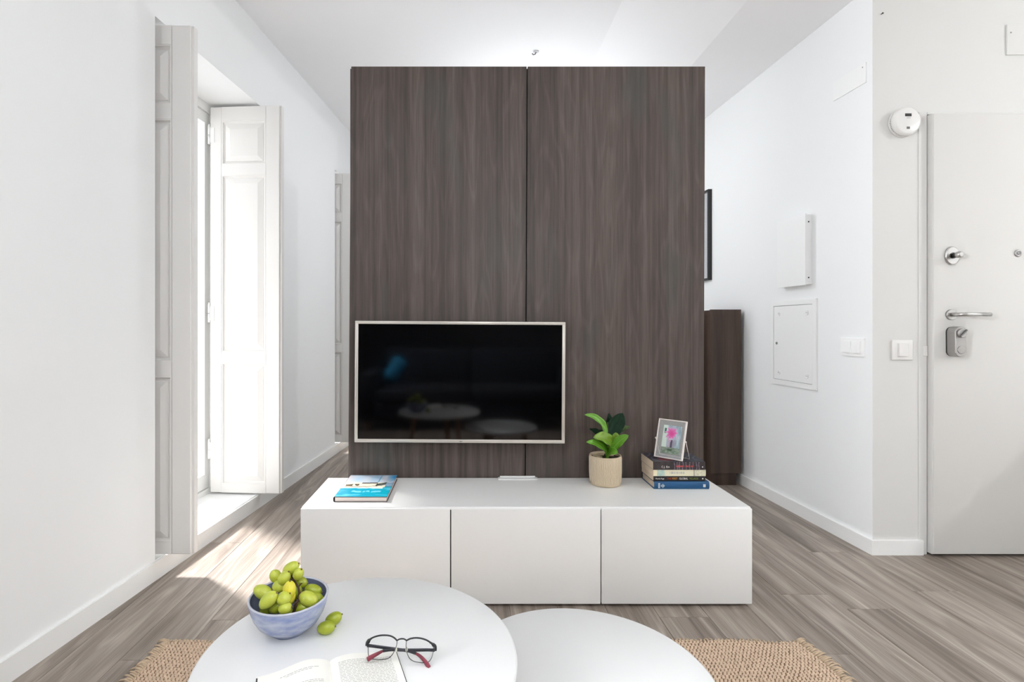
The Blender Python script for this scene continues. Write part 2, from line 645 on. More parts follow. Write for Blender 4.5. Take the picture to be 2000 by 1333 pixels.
labels = ['tall glazed window in the white wall nearest the camera', 'tall glazed window with panelled white shutters folded into the room', 'second shuttered window beyond the wood partition']
for i, (a, b) in enumerate(WIN):
    ym = (a + b) / 2
    win = thing('window_%d' % (i + 1), labels[i], 'window', (lw(ym), ym, SILLS[i]), kind='structure')
    n0, n1 = FRAME_N - 0.07, FRAME_N
    f = MB()
    f.wbox(lw, a, a + 0.05, n0, n1, SILLS[i], HEAD)
    f.wbox(lw, b - 0.05, b, n0, n1, SILLS[i], HEAD)
    f.wbox(lw, a + 0.05, b - 0.05, n0, n1, HEAD - 0.05, HEAD)
    f.wbox(lw, a + 0.05, b - 0.05, n0, n1, SILLS[i], SILLS[i] + 0.03)
    f.build('window_frame', TRIM, win)
    mid = ym
    for (p0, p1) in ((a + 0.053, b - 0.053),):
        s = MB()
        q0, q1 = n0 + 0.008, n1 - 0.012
        s.wbox(lw, p0, p0 + 0.050, q0, q1, SILLS[i] + 0.034, HEAD - 0.053)
        s.wbox(lw, p1 - 0.050, p1, q0, q1, SILLS[i] + 0.034, HEAD - 0.053)
        s.wbox(lw, p0 + 0.050, p1 - 0.050, q0, q1, SILLS[i] + 0.034, SILLS[i] + 0.12)
        s.wbox(lw, p0 + 0.050, p1 - 0.050, q0, q1, HEAD - 0.12, HEAD - 0.053)
        sash = s.build('window_sash', TRIM, win)
        g = MB()
        g.wbox(lw, p0 + 0.048, p1 - 0.048, (q0 + q1) / 2 - 0.002, (q0 + q1) / 2 + 0.002, SILLS[i] + 0.118, HEAD - 0.118)
        g.build('window_pane', GLASS, sash)
    hb = MB()
    mid = a + 0.11
    hb.lathe([(0.011, 0), (0.011, 0.012)], 16, (lw(mid) + n1 - 0.012, mid - 0.033, 1.15), (1, 0, 0))
    hb.tube([(lw(mid) + n1, mid - 0.033, 1.15), (lw(mid) + n1 + 0.03, mid - 0.033, 1.15), (lw(mid) + n1 + 0.03, mid - 0.033, 1.03)], 0.007)
    hb.build('window_handle', STEEL, win)
    if i > 0:
        make_shutter(win, (lw(a) + FRAME_N + 0.004, a + 0.052, 0), math.radians(0.0), 0.447)
        make_shutter(win, (lw(b) + FRAME_N + 0.010, b - 0.075, 0), math.radians(-4.0), 0.438)

# ---- wood partition behind the television
YP = 2.52
part = MB()
part.box(-0.562, 1.136, YP + 0.018, YP + 0.070, 0, 2.362)
wp = part.build('wall_partition', mat('partition_core', (52, 44, 40), 0.6))
setting(wp, 'free standing dark oak partition wall behind the television', 'partition')


def panel_slab(xl_t, xr_t, xl_b, xr_b):
    m = MB()
    zt = 2.364
    m.hexa([(xl_b, YP, 0), (xr_b, YP, 0), (xr_b, YP + 0.0175, 0), (xl_b, YP + 0.0175, 0),
            (xl_t, YP, zt), (xr_t, YP, zt), (xr_t, YP + 0.0175, zt), (xl_t, YP + 0.0175, zt)])
    return m


_s = YP / FPX
panel_slab((686 - PX) * _s, (1028.6 - PX) * _s, (679 - PX) * _s, (1024 - PX) * _s).build('panel', PANEL, wp)
panel_slab((1030.8 - PX) * _s, (1377 - PX) * _s, (1026.2 - PX) * _s, (1373.5 - PX) * _s).build('panel', PANEL, wp)
MB().box(-0.5, 1.08, YP + 0.0176, YP + 0.0179, 0.01, 2.35).build('joint_backing', DARK, wp)

# ---- entrance door
door = thing('door_1', 'white armoured entrance door with steel lever and locks', 'door', (2.26, YD, 0), kind='structure')
fr = MB()
fr.box(2.2149, 2.2562, YD - 0.004, YD + 0.10, 0, DZ, 0.002, 1)
fr.box(3.118, 3.154, YD - 0.004, YD + 0.10, 0, DZ, 0.002, 1)
fr.box(2.258, 3.118, YD - 0.004, YD + 0.10, DZ - 0.012, DZ, 0.002, 1)
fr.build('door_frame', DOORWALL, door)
MB().box(2.258, 3.118, YD + 0.03, YD + 0.05, 0, DZ - 0.012).build('door_rebate', DARK, door)
YL = 2.556
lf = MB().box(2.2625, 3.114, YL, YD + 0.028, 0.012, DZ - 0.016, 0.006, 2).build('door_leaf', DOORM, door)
MB().box(2.2605, 2.2635, YL + 0.004, YD + 0.025, 0.012, DZ - 0.016).build('leaf_edge', DOORM, lf)
# upper lock
lk = MB()
n_ = 40
vs = []
for z_ in (0.0, 0.007, 0.010):
    k_ = 1.0 if z_ < 0.009 else 0.90
    for k in range(n_):
        a_ = 2 * math.pi * k / n_
        vs.append((2.349 + 0.034 * k_ * math.cos(a_), YL - z_, 1.4627 + 0.045 * k_ * math.sin(a_)))
fs = [(i * n_ + k, i * n_ + (k + 1) % n_, (i + 1) * n_ + (k + 1) % n_, (i + 1) * n_ + k) for i in range(2) for k in range(n_)] + [tuple(2 * n_ + k for k in range(n_))]
lk.add(vs, fs, False)
lo = lk.build('lock_rosette', STEEL, door)
MB().lathe([(0.015, 0.0095), (0.015, 0.0125)], 24, (2.349, YL, 1.4627), (0, -1, 0)).build('lock_ring', BLACK, lo)
MB().lathe([(0.010, 0.012), (0.010, 0.026), (0.0145, 0.032), (0.0165, 0.040), (0.0150, 0.050), (0.009, 0.055)], 24, (2.349, YL, 1.4627), (0, -1, 0)).build('lock_knob', STEEL, lo)
# lever handle
z = CAMZ + (638 - 615) / 402.7
hd = MB().lathe([(0.026, 0), (0.026, 0.007), (0.024, 0.009)], 32, (2.347, YL, z), (0, -1, 0)).build('door_handle', STEEL, door)
MB().tube([(2.347, YL - 0.008, z), (2.347, YL - 0.034, z), (2.350, YL - 0.045, z), (2.358, YL - 0.053, z), (2.372, YL - 0.056, z), (2.485, YL - 0.056, z)], 0.0095, 14).build('lever', STEEL, hd)
# motorised lock
sm = MB()
def capsule_ring(r, hh, y, cx=2.349, cz=1.047, n=24):
    out = []
    for k in range(n):
        a_ = 2 * math.pi * k / n
        out.append((cx + r * math.cos(a_), y, cz + r * math.sin(a_) + (hh if math.sin(a_) >= 0 else -hh)))
    return out
def capsule(rs, n=24):
    m = MB()
    vs = []
    for r, hh, y in rs:
        vs += capsule_ring(r, hh, y, n=n)
    fs = [(i * n + k, i * n + (k + 1) % n, (i + 1) * n + (k + 1) % n, (i + 1) * n + k) for i in range(len(rs) - 1) for k in range(n)]
    fs.append(tuple((len(rs) - 1) * n + k for k in range(n)))
    return m.add(vs, fs, False)
sl = capsule([(0.0275, 0.0455, YL - 0.008), (0.0275, 0.0455, YL - 0.049), (0.0255, 0.0455, YL - 0.052)]).build('motor_lock', STEELM, door)
sl['label'] = 'grey metal motorised lock with turning knob'
capsule([(0.0265, 0.0455, YL), (0.0265, 0.0455, YL - 0.0085)]).build('mounting_plate', BLACK, sl)
kb = MB().lathe([(0.0215, 0.0515), (0.0215, 0.060), (0.019, 0.062)], 28, (2.349, YL, 1.088), (0, -1, 0))
kb.xform(Matrix.Identity(4)).build('turning_knob', STEELM, sl)
gr = MB().box(-0.0225, 0.0225, -0.0035, 0.0035, -0.0035, 0.0035, 0.001, 1)
gr.xform(Matrix.Translation((2.349, YL - 0.0655, 1.088)) @ Matrix.Rotation(math.radians(-45), 4, 'Y')).build('knob_grip', mat('grip_grey', (118, 116, 114), 0.4, 0.6), sl)
MB().lathe([(0.0185, 0.0515), (0.0185, 0.0535), (0.0165, 0.0545)], 28, (2.349, YL, 1.008), (0, -1, 0)).build('push_button', STEELM, sl)
ph = MB().lathe([(0.0175, 0), (0.0175, 0.003), (0.0135, 0.005), (0.011, 0.005), (0.009, 0.002)], 28, (2.672, YL, 1.475), (0, -1, 0)).build('peephole', STEELM, door)
MB().lathe([(0.0085, 0.0015), (0.006, 0.004), (0.001, 0.005)], 20, (2.672, YL, 1.475), (0, -1, 0)).build('peephole_lens', mat('peephole_lens', (150, 150, 150), 0.1), ph)
MB().box(2.237, 2.256, YD - 0.0075, YD - 0.0035, 0.975, 1.025, 0.001, 1).build('strike_plate', WARMP, door)
print('room done')

# ================================================================== FITTINGS ON THE WALLS
def on_right_wall(y, n, z):
    return (rw(y) - n, y, z)


def rbox(y0, y1, n0, n1, z0, z1):
    m = MB()
    q = []
    for z_ in (z0, z1):
        q += [on_right_wall(y0, n1, z_), on_right_wall(y0, n0, z_), on_right_wall(y1, n0, z_), on_right_wall(y1, n1, z_)]
    return m.hexa(q)


# fuse box
fb = thing('fuse_box', 'flat white fuse box cover above the access panel', 'fuse box', (rw(3.13), 3.13, 1.56))
rbox(3.016, 3.262, 0.0, 0.034, 1.362, 1.762).build('housing', ENAMEL, fb)
rbox(3.011, 3.266, 0.034, 0.042, 1.358, 1.766).build('front_cover', ENAMEL, fb)
for z_ in (1.72, 1.40):
    MB().lathe([(0.0042, 0), (0.0042, 0.0015)], 12, (rw(3.016) - 0.019, 3.016, z_), (0, -1, 0)).build('side_screw', BLACK, fb)
# access panel
ap = thing('access_panel', 'flush white metal access panel with four round fasteners', 'access panel', (rw(3.18), 3.18, 1.02))
f = MB()
ya, yb, za, zb, fw = 2.971, 3.386, 0.757, 1.279, 0.030
for (p0, p1, q0, q1) in ((ya, yb, za, za + fw), (ya, yb, zb - fw, zb), (ya, ya + fw, za + fw, zb - fw), (yb - fw, yb, za + fw, zb - fw)):
    bxx = rbox(p0, p1, 0.0, 0.009, q0, q1)
    f.add(bxx.v, bxx.f)
f.build('surround', ENAMEL, ap)
rbox(ya + fw, yb - fw, 0.0, 0.002, za + fw, zb - fw).build('recess', mat('panel_gap_grey', (150, 150, 150), 0.7), ap)
rbox(ya + fw + 0.003, yb - fw - 0.003, 0.002, 0.0075, za + fw + 0.003, zb - fw - 0.003).build('cover', ENAMEL, ap)
SILVR = mat('fastener_grey', (200, 200, 200), 0.4, 0.3)
for y_ in (ya + 0.075, yb - 0.085):
    for z_ in (za + 0.075, zb - 0.080):
        fo = MB().lathe([(0.0135, 0), (0.0135, 0.002), (0.0105, 0.0035), (0.010, 0.001)], 20, on_right_wall(y_, 0.0072, z_), (-1, -0.039, 0)).build('fastener', PLASTIC, ap)
        MB().box(-0.001, 0.001, -0.0085, 0.0085, -0.002, 0.002).xform(Matrix.Translation(on_right_wall(y_, 0.0095, z_))).build('fastener_slot', SILVR, fo)
lk_ = MB().lathe([(0.0095, 0), (0.0095, 0.003), (0.007, 0.004)], 20, on_right_wall(yb - 0.062, 0.0072, 1.015), (-1, -0.039, 0)).build('panel_lock', STEEL, ap)
MB().box(-0.0008, 0.0008, -0.0015, 0.0015, -0.0045, 0.0045).xform(Matrix.Translation(on_right_wall(yb - 0.062, 0.0116, 1.015))).build('keyhole', BLACK, lk_)
# double switch on the receding wall
dsw = thing('double_light_switch', 'white double rocker switch on the receding wall', 'light switch', (rw(2.705), 2.705, 1.012))
rbox(2.632, 2.786, 0.0, 0.008, 0.968, 1.060).build('switch_frame', PLASTIC, dsw)
for y0_ in (2.650, 2.714):
    m = MB()
    y1_ = y0_ + 0.054
    q = []
    for z_, na, nb in ((0.985, 0.0075, 0.0145), (1.045, 0.0075, 0.0105)):
        q += [on_right_wall(y0_, nb + 0.002, z_), on_right_wall(y0_, na, z_), on_right_wall(y1_, na, z_), on_right_wall(y1_, nb, z_)]
    m.hexa(q).build('rocker', PLASTIC, dsw)
# cover plate high on the receding wall
cp = thing('cover_plate', 'flush white cover plate high on the receding wall', 'cover plate', (rw(2.73), 2.73, 2.39))
rbox(2.622, 2.845, 0.0, 0.006, 2.336, 2.436).build('plate', ENAMEL, cp)
MB().lathe([(0.004, 0), (0.003, 0.0012)], 12, on_right_wall(2.642, 0.0058, 2.420), (-1, 0, 0)).build('screw', mat('screw_grey', (150, 150, 150), 0.4, 0.6), cp)
# plate above the entrance door
cp2 = thing('cover_plate', 'white cover plate on the wall above the entrance door', 'cover plate', (2.74, YD, 2.51))
MB().box(2.645, 2.845, YD - 0.007, YD, 2.452, 2.60, 0.002, 1).build('plate', DOORWALL, cp2)
MB().lathe([(0.0045, 0), (0.0035, 0.0015)], 12, (2.664, YD - 0.007, 2.560), (0, -1, 0)).build('screw', MATS['screw_grey'], cp2)
# nail
nl = MB().lathe([(0.0020, 0), (0.0020, 0.010), (0.0045, 0.0105), (0.0035, 0.012)], 12, ((1721 - PX) / FPX * YD, YD, CAMZ + (638 - 28) / FPX * YD), (0, -1, 0)).build('nail', mat('nail_grey', (80, 78, 76), 0.4, 0.6))
nl['label'] = 'small grey nail high on the wall left of the door'; nl['category'] = 'nail'
# single switch beside the door
ss = thing('light_switch', 'single white rocker switch beside the entrance door', 'light switch', (2.132, YD, 1.003))
MB().box(2.082, 2.184, YD - 0.009, YD, 0.955, 1.053, 0.003, 2).build('switch_frame', WARMP, ss)
MB().box(2.108, 2.160, YD - 0.0105, YD - 0.0085, 0.971, 1.037).build('rocker_surround', WARMP, ss)
m = MB().hexa([(2.112, YD - 0.016, 0.974), (2.156, YD - 0.013, 0.974), (2.156, YD - 0.010, 0.974), (2.112, YD - 0.010, 0.974),
               (2.112, YD - 0.013, 1.034), (2.156, YD - 0.012, 1.034), (2.156, YD - 0.010, 1.034), (2.112, YD - 0.010, 1.034)])
m.build('rocker', WARMP, ss)
# gas alarm
ga = thing('gas_alarm', 'round white gas alarm with small dark display beside the door', 'alarm', (2.137, YD, 2.118))
C0 = (2.137, YD, 2.118)
MB().lathe([(0.071, 0), (0.071, 0.006), (0.066, 0.008)], 48, C0, (0, -1, 0)).build('base_ring', WARMP, ga)
MB().lathe([(0.0655, 0.008), (0.0655, 0.014)], 48, C0, (0, -1, 0)).build('vent_gap', mat('vent_dark', (70, 70, 70), 0.7), ga)
for k in range(48):
    a_ = 2 * math.pi * k / 48
    c_, s_ = math.cos(a_), math.sin(a_)
    if k == 0:
        rib = MB().box(0.062, 0.0685, -0.0022, 0.0022, 0.008, 0.0145).build('vent_rib', WARMP, ga, local=True)
        rb0 = rib
    else:
        rib = rb0.copy(); COL.objects.link(rib); rib.parent = ga
    rib.rotation_euler = (math.radians(90), a_, 0)
    rib.matrix_local = Matrix.Rotation(math.radians(90), 4, 'X') @ Matrix.Rotation(a_, 4, 'Z')
dm = MB().lathe([(0.0685, 0.014), (0.0690, 0.020), (0.0675, 0.027), (0.0630, 0.033), (0.056, 0.036), (0.0, 0.037)], 48, C0, (0, -1, 0)).build('cover', WARMP, ga)
YA = YD - 0.0372
MB().box(2.121, 2.152, YA - 0.0008, YA + 0.002, 2.138, 2.152, 0.0006, 1).build('display', mat('display_dark', (45, 42, 40), 0.25), dm)
MB().box(2.126, 2.147, YA - 0.0006, YA + 0.002, 2.143, 2.146).build('display_digits', mat('display_grey', (120, 118, 116), 0.4), dm)
MB().box(2.129, 2.144, YA - 0.0008, YA + 0.002, 2.077, 2.088, 0.0006, 1).build('test_button', mat('button_dark', (80, 78, 78), 0.4), dm)
MB().box(2.129, 2.147, YA - 0.0004, YA + 0.002, 2.128, 2.132).build('printed_mark', mat('print_grey', (190, 188, 186), 0.5), dm)
# ceiling hook
ch = thing('ceiling_hook', 'small grey metal hook fixed to the ceiling', 'ceiling hook', (0.466, 3.55, CEIL))
MB().lathe([(0.020, 0), (0.018, 0.004), (0.008, 0.007)], 20, (0.466, 3.55, CEIL), (0, 0, -1)).build('hook_base', mat('hook_base', (214, 214, 216), 0.4, 0.2), ch)
MB().tube([(0.466, 3.55, CEIL - 0.006), (0.460, 3.548, CEIL - 0.02), (0.446, 3.545, CEIL - 0.026), (0.438, 3.543, CEIL - 0.018)], 0.0035, 8).build('hook', mat('hook_grey', (120, 120, 122), 0.4, 0.6), ch)

# picture on the far stretch of the receding wall
pc = thing('framed_picture', 'thin black picture frame on the receding wall beyond the partition', 'picture', (rw(4.42), 4.42, 1.49))
y0_, y1_, z0_, z1_, t_ = 4.150, 4.66, 1.487, 2.203, 0.016
f = MB()
for (p0, p1, q0, q1) in ((y0_, y1_, z0_, z0_ + t_), (y0_, y1_, z1_ - t_, z1_), (y0_, y0_ + t_, z0_ + t_, z1_ - t_), (y1_ - t_, y1_, z0_ + t_, z1_ - t_)):
    bxx = rbox(p0, p1, 0.0, 0.030, q0, q1)
    f.add(bxx.v, bxx.f)
f.build('frame', mat('frame_black', (30, 31, 33), 0.4), pc)
rbox(y0_ + t_, y1_ - t_, 0.002, 0.016, z0_ + t_, z1_ - t_).build('mount', mat('mount_white', (236, 238, 242), 0.6), pc)
rbox(y0_ + t_, y1_ - t_, 0.0185, 0.0205, z0_ + t_, z1_ - t_).build('picture_pane', GLASS, pc)

# brown cabinet beyond the partition
bc = thing('tall_cabinet', 'tall dark brown wooden cabinet standing beyond the partition', 'cabinet', (1.80, 3.85, 0))
MB().box(1.712, 1.926, 3.70, 3.718, 0.085, 1.239, 0.001, 1).build('front_panel', BROWN, bc)
MB().box(1.730, 1.918, 3.7185, 4.15, 0.085, 1.235).build('body', BROWN, bc)
MB().box(1.735, 1.900, 3.716, 4.13, 0.0, 0.085).build('plinth', BROWN, bc)
MB().box(1.540, 1.7295, 3.86, 3.88, 0.46, 1.236, 0.001, 1).build('side_panel', wood_mat('pale_brown_oak', 2, (96, 84, 78), (118, 106, 100), (136, 124, 118), 0.4, across=40), bc)
MB().box(1.540, 1.7295, 3.884, 4.14, 0.0, 1.232).build('recess_shade_block', DARK, bc)  # black block puts the recess shade below the side panel into colour

# ================================================================== CONSOLE AND TELEVISION
CX0, CX1, CZ = -0.663, 1.137, 0.3975
con = thing('tv_console', 'long low white console with three plain doors', 'tv console', (0.237, 2.3, 0))
MB().box(CX0 + 0.004, CX1 - 0.004, 2.121, 2.508, 0.012, 0.385).build('carcass', LAM, con)
MB().box(CX0 + 0.002, CX1 - 0.002, 2.108, 2.512, 0.3855, CZ, 0.0012, 1).build('top_panel', LAM, con)
xs = [CX0, (880 - PX) / 490, (1174 - PX) / 490, CX1]
for i in range(3):
    MB().box(xs[i] + (0.0 if i == 0 else 0.0022), xs[i + 1] - (0.0 if i == 2 else 0.0022), 2.10, 2.118, 0.0125, 0.3925, 0.0016, 2).build('door', LAM, con)
    if i:
        MB().box(xs[i] - 0.004, xs[i] + 0.004, 2.1182, 2.1208, 0.013, 0.384).build('door_gap', DARK, con)
for x_ in (CX0 + 0.05, xs[1], xs[2], CX1 - 0.05):
    for y_ in (2.17, 2.47):
        MB().lathe([(0.018, 0), (0.02, 0.012)], 16, (x_, y_, 0)).build('foot', BLACK, con)
# cable cover on the console
cc = thing('cable_cover', 'narrow white cable cover at the back of the console', 'cable cover', (0.235, 2.492, CZ))
MB().box(0.147, 0.335, 2.476, 2.514, CZ, CZ + 0.004, 0.0018, 2).build('cover', LAM, cc)
MB().box(0.157, 0.325, 2.508, 2.516, CZ + 0.0035, CZ + 0.009).build('brush_strip', PLASTIC, cc)

# television, hung a little crooked
YT = 2.44
tv = thing('television', 'wall mounted flat television with thin silver frame and black screen', 'television', (-0.0323, YT, 0.8615), rot=(0, math.radians(0.36), 0))
W2, H2 = 0.4875, 0.2818
f = MB()
bz, bzb = 0.0145, 0.0155
f.box(-W2, W2, 0, 0.012, H2 - bz, H2, 0.0025, 2)
f.box(-W2, W2, 0, 0.012, -H2, -H2 + bzb, 0.0025, 2)
f.box(-W2, -W2 + bz, 0.0001, 0.0119, -H2 + 0.003, H2 - 0.003, 0.0025, 2)
f.box(W2 - bz, W2, 0.0001, 0.0119, -H2 + 0.003, H2 - 0.003, 0.0025, 2)
f.build('bezel', SILVER, tv, local=True)
MB().box(-W2 + 0.004, W2 - 0.004, 0.0055, 0.010, -H2 + 0.004, H2 - 0.004).build('screen', SCREEN, tv, local=True)
MB().box(-W2 + 0.002, W2 - 0.002, 0.0121, 0.045, -H2 + 0.002, H2 - 0.002, 0.01, 2).build('back_shell', BLACK, tv, local=True)
MB().box(-0.12, 0.12, 0.0451, 0.0795, -0.12, 0.12).build('wall_bracket', BLACK, tv, local=True)
MB().lathe([(0.0035, 0), (0.0035, 0.001)], 14, (0.003, 0.0, -H2 + 0.007), (0, -1, 0)).build('logo_mark', mat('logo_grey', (150, 145, 140), 0.4, 0.5), tv, local=True)
MB().box(0.008, 0.012, -0.001, 0.001, -H2 + 0.004, -H2 + 0.010).build('logo_bar', MATS['logo_grey'], tv, local=True)


# ================================================================== THINGS ON THE CONSOLE
def mixc(a, b, t):
    t = max(0, min(1, t))
    return tuple(a[i] * (1 - t) + b[i] * t for i in range(3))


def vnoise(x, y, s=0):
    def h(i, j):
        n = math.sin(i * 127.1 + j * 311.7 + s * 74.7) * 43758.5453
        return n - math.floor(n)
    i, j = math.floor(x), math.floor(y)
    u, v = x - i, y - j
    u, v = u * u * (3 - 2 * u), v * v * (3 - 2 * v)
    return (h(i, j) * (1 - u) + h(i + 1, j) * u) * (1 - v) + (h(i, j + 1) * (1 - u) + h(i + 1, j + 1) * u) * v


PAGES = mat('book_pages', (226, 208, 186), 0.8, var=0.06, scale=200)
PAGEW = mat('book_pages_pale', (226, 212, 204), 0.8, var=0.05, scale=200)
PRINT = paint_mat('printed_cover', 0.22)
PRINTM = paint_mat('printed_spine', 0.4)

# picture book of the sea
sb = thing('picture_book', 'hardback picture book with a sea and sailing boat cover', 'book', (-0.437, 2.325, CZ))
bx0, bx1, by0, by1 = -0.546, -0.328, 2.165, 2.480
COVB = mat('cover_edge_dark', (92, 86, 84), 0.4)
MB().box(bx0, bx1, by0, by1, CZ, CZ + 0.0028, 0.0008, 1).build('back_cover', COVB, sb)
MB().box(bx0 + 0.003, bx1 - 0.004, by0 + 0.004, by1 - 0.004, CZ + 0.0028, CZ + 0.0192).build('page_block', PAGEW, sb)
fc = MB().box(bx0, bx1, by0, by1, CZ + 0.0192, CZ + 0.022, 0.0008, 1).build('front_cover', COVB, sb)
sp = MB()
sp.add([(bx0 - d, y_, CZ + 0.011 + 0.011 * math.sin(a_)) for y_ in (by0, by1) for a_, d in [(math.radians(t), 0.004 * math.cos(math.radians(t))) for t in range(-90, 91, 20)]],
       [(k, k + 1, 10 + k + 1, 10 + k) for k in range(9)], True)
sp.build('spine', COVB, sb)


def sea(u, v):
    v = v + 0.035 * (vnoise(u * 14, v * 10, 12) - 0.5)
    u = u + 0.02 * (vnoise(u * 12, v * 16, 13) - 0.5)
    n = vnoise(u * 9, v * 11, 1)
    if v < 0.40:                                       # water
        c = mixc((35, 150, 180), (10, 176, 200), u)
        c = mixc(c, (120, 205, 230), max(0, (vnoise(u * 5, v * 22, 2) - 0.52) * 1.8))
        if 0.19 < v < 0.25 and 0.18 < u < 0.86 and vnoise(u * 30, 3, 5) > 0.35:
            c = mixc(c, (140, 220, 250), 0.75)
        hull = 0.33 + 0.02 * math.sin(u * 6)
        if v > hull and u < 0.82:
            c = mixc(c, (236, 246, 232), (v - hull) / 0.05)
    elif v < 0.62:                                     # boat
        c = (238, 232, 208)
        if 0.05 < u < 0.32 and 0.46 < v < 0.52 + u * 0.15:
            c = mixc(c, (70, 58, 40), 0.85 * (vnoise(u * 24, v * 20, 3) > 0.35))
        if abs(v - 0.435 - 0.02 * (u > 0.6)) < 0.012 and u < 0.7:
            c = (140, 120, 110)
        if 0.36 < u < 0.68 and v > 0.565:
            c = mixc(c, (70, 62, 66), 0.8)
        if 0.66 < u < 0.90 and abs(v - (0.50 + (u - 0.66) * 0.35)) < 0.055:
            c = mixc((46, 48, 44), (120, 130, 120), n)
        if u > 0.86:
            c = mixc((150, 180, 205), (20, 130, 150), (0.50 - v) * 9)
        if u < 0.03:
            c = (210, 214, 220)
    else:                                              # sky and sails
        c = mixc((196, 212, 228), (150, 196, 228), (v - 0.62) * 2.2)
        c = mixc(c, (214, 218, 226), (vnoise(u * 5, v * 4, 7) - 0.35) * 1.6)
        if u < 0.22:
            c = mixc(c, (206, 204, 210), (0.22 - u) * 5)
        if abs(u - 0.68 - (v - 0.62) * 0.02) < 0.012:
            c = (120, 170, 200)
        if u > 0.80 and v > 0.66:
            c = mixc(c, (50, 140, 200), min(1, (u - 0.80) * 6) * min(1, (v - 0.64) * 4))
        if v > 0.96:
            c = mixc(c, (150, 170, 190), 0.5)
    return c


ctop = colour_grid('cover_print', (bx0 + 0.0008, by0 + 0.0008, CZ + 0.0222), (bx1 - bx0 - 0.0016, 0, 0), (0, by1 - by0 - 0.0016, 0), 140, 180, sea, PRINT, fc)


# stacked books: spine toward the camera
def stacked_book(label, x0, x1, y0, y1, z0, z1, cover, hard, spine_fn, top_fn=None, pages=PAGES):
    b = thing('book', label, 'book', ((x0 + x1) / 2, (y0 + y1) / 2, z0), group='books stacked at the right end of the console')
    t = 0.0026 if hard else 0.0007
    ov = 0.004 if hard else 0.0004
    r = MB()
    r.box(x0, x1, y0 + 0.002, y1, z0, z0 + t)
    r.build('back_cover', cover, b)
    r = MB()
    r.box(x0, x1, y0 + 0.002, y1, z1 - t, z1)
    fcv = r.build('front_cover', cover, b)
    MB().box(x0 + ov, x1 - ov, y0 + 0.004, y1 - ov, z0 + t, z1 - t).build('page_block', pages, b)
    s_ = MB()
    seg = 8
    bulge = 0.005 if hard else 0.0012
    vs, fs = [], []
    for x_ in (x0, x1):
        for k in range(seg + 1):
            q = -1 + 2 * k / seg
            vs.append((x_, y0 + 0.002 - bulge * (1 - q * q), z0 + (z1 - z0) * k / seg))
        for k in range(seg + 1):
            q = 1 - 2 * k / seg
            vs.append((x_, y0 + 0.0042 - bulge * 0.6 * (1 - q * q), z1 - (z1 - z0) * k / seg))
    n = 2 * (seg + 1)
    for k in range(n):
        k2 = (k + 1) % n
        fs.append((k, k2, n + k2, n + k))
    fs += [tuple(range(n)), tuple(range(2 * n - 1, n - 1, -1))]
    so = s_.add(vs, fs).build('spine', cover, b)
    if spine_fn:
        yy = y0 + 0.0019 - bulge
        colour_grid('spine_print', (x0 + 0.0005, yy - 0.0002, z0 + 0.0008), (x1 - x0 - 0.001, 0, 0), (0, 0, z1 - z0 - 0.0016), 110, 16, spine_fn, PRINTM, so)
    if top_fn:
        colour_grid('cover_print', (x0 + 0.0005, y0 + 0.0025, z1 + 0.0003), (x1 - x0 - 0.001, 0, 0), (0, y1 - y0 - 0.003, 0), 60, 50, top_fn, PRINTM, fcv)
    return b, so, y0 + 0.0012 - bulge


SX0 = 0.831
NAVYB = mat('blue_cloth_cover', (10, 74, 118), 0.45, var=0.05, scale=80)
BLKC = mat('black_cover', (26, 23, 24), 0.35)
CREAM = mat('cream_cover', (222, 214, 186), 0.4)
PLUM = mat('dark_pattern_cover', (50, 46, 50), 0.35)
ys0 = 2.338
za_ = CZ
b1, s1, yy1 = stacked_book('blue clothbound book at the bottom of the stack', SX0, 1.075, ys0, 2.505, za_, za_ + 0.0335, NAVYB, True, None)
za2 = za_ + 0.0335
b2_, s2, yy2 = stacked_book('black paperback with coloured title, second from the bottom', SX0 - 0.001, 1.060, ys0 + 0.004, 2.503, za2, za2 + 0.0235, BLKC, False, None)
za3 = za2 + 0.0235


def cream_spine(u, v):
    c = (224, 217, 188)
    if 0.07 < u < 0.21:
        c = mixc((150, 190, 185), (206, 210, 190), vnoise(u * 60, v * 4, 3))
    elif u < 0.07:
        c = (236, 224, 190)
    elif 0.30 < u < 0.60 and 0.35 < v < 0.75 and vnoise(u * 120, 1, 4) > 0.5:
        c = (170, 165, 165)
    elif u > 0.78:
        c = mixc((190, 186, 160), (226, 222, 196), vnoise(u * 50, v * 6, 5))
    if 0.77 < u < 0.785:
        c = (150, 146, 126)
    return c


b3_, s3, yy3 = stacked_book('cream paperback with pale blue patch, third from the bottom', SX0 - 0.003, 1.061, ys0 + 0.001, 2.500, za3, za3 + 0.0285, CREAM, False, cream_spine)
za4 = za3 + 0.0285


def dark_spine(u, v):
    c = mixc((46, 40, 42), (66, 56, 58), vnoise(u * 26, v * 2, 9))
    for q in (0.405, 0.46, 0.50, 0.565, 0.63, 0.70, 0.76, 0.83, 0.88):
        d = abs(u - q - 0.006 * math.sin(v * 5 + q * 30))
        if d < 0.006:
            c = mixc(c, (150, 140, 160), 0.75)
    if 0.44 < u < 0.79 and 0.36 < v < 0.52:
        c = mixc(c, (196, 66, 66), 0.85 if vnoise(u * 60, 2, 3) > 0.35 else 0.25)
    return c


def dark_cover(u, v):
    c = mixc((38, 37, 44), (58, 52, 58), vnoise(u * 8, v * 8, 2))
    w_ = math.sin((u * 1.0 + 0.12 * math.sin(v * 5)) * 46)
    if w_ > 0.72:
        c = mixc(c, (120, 128, 150), 0.7)
    if 0.18 < u < 0.42 and 0.10 < v < 0.40:
        c = mixc(c, (150, 60, 66), 0.75)
    if u > 0.72 and math.sin(v * 40 + u * 10) > 0.6:
        c = mixc(c, (150, 165, 175), 0.6)
    return c


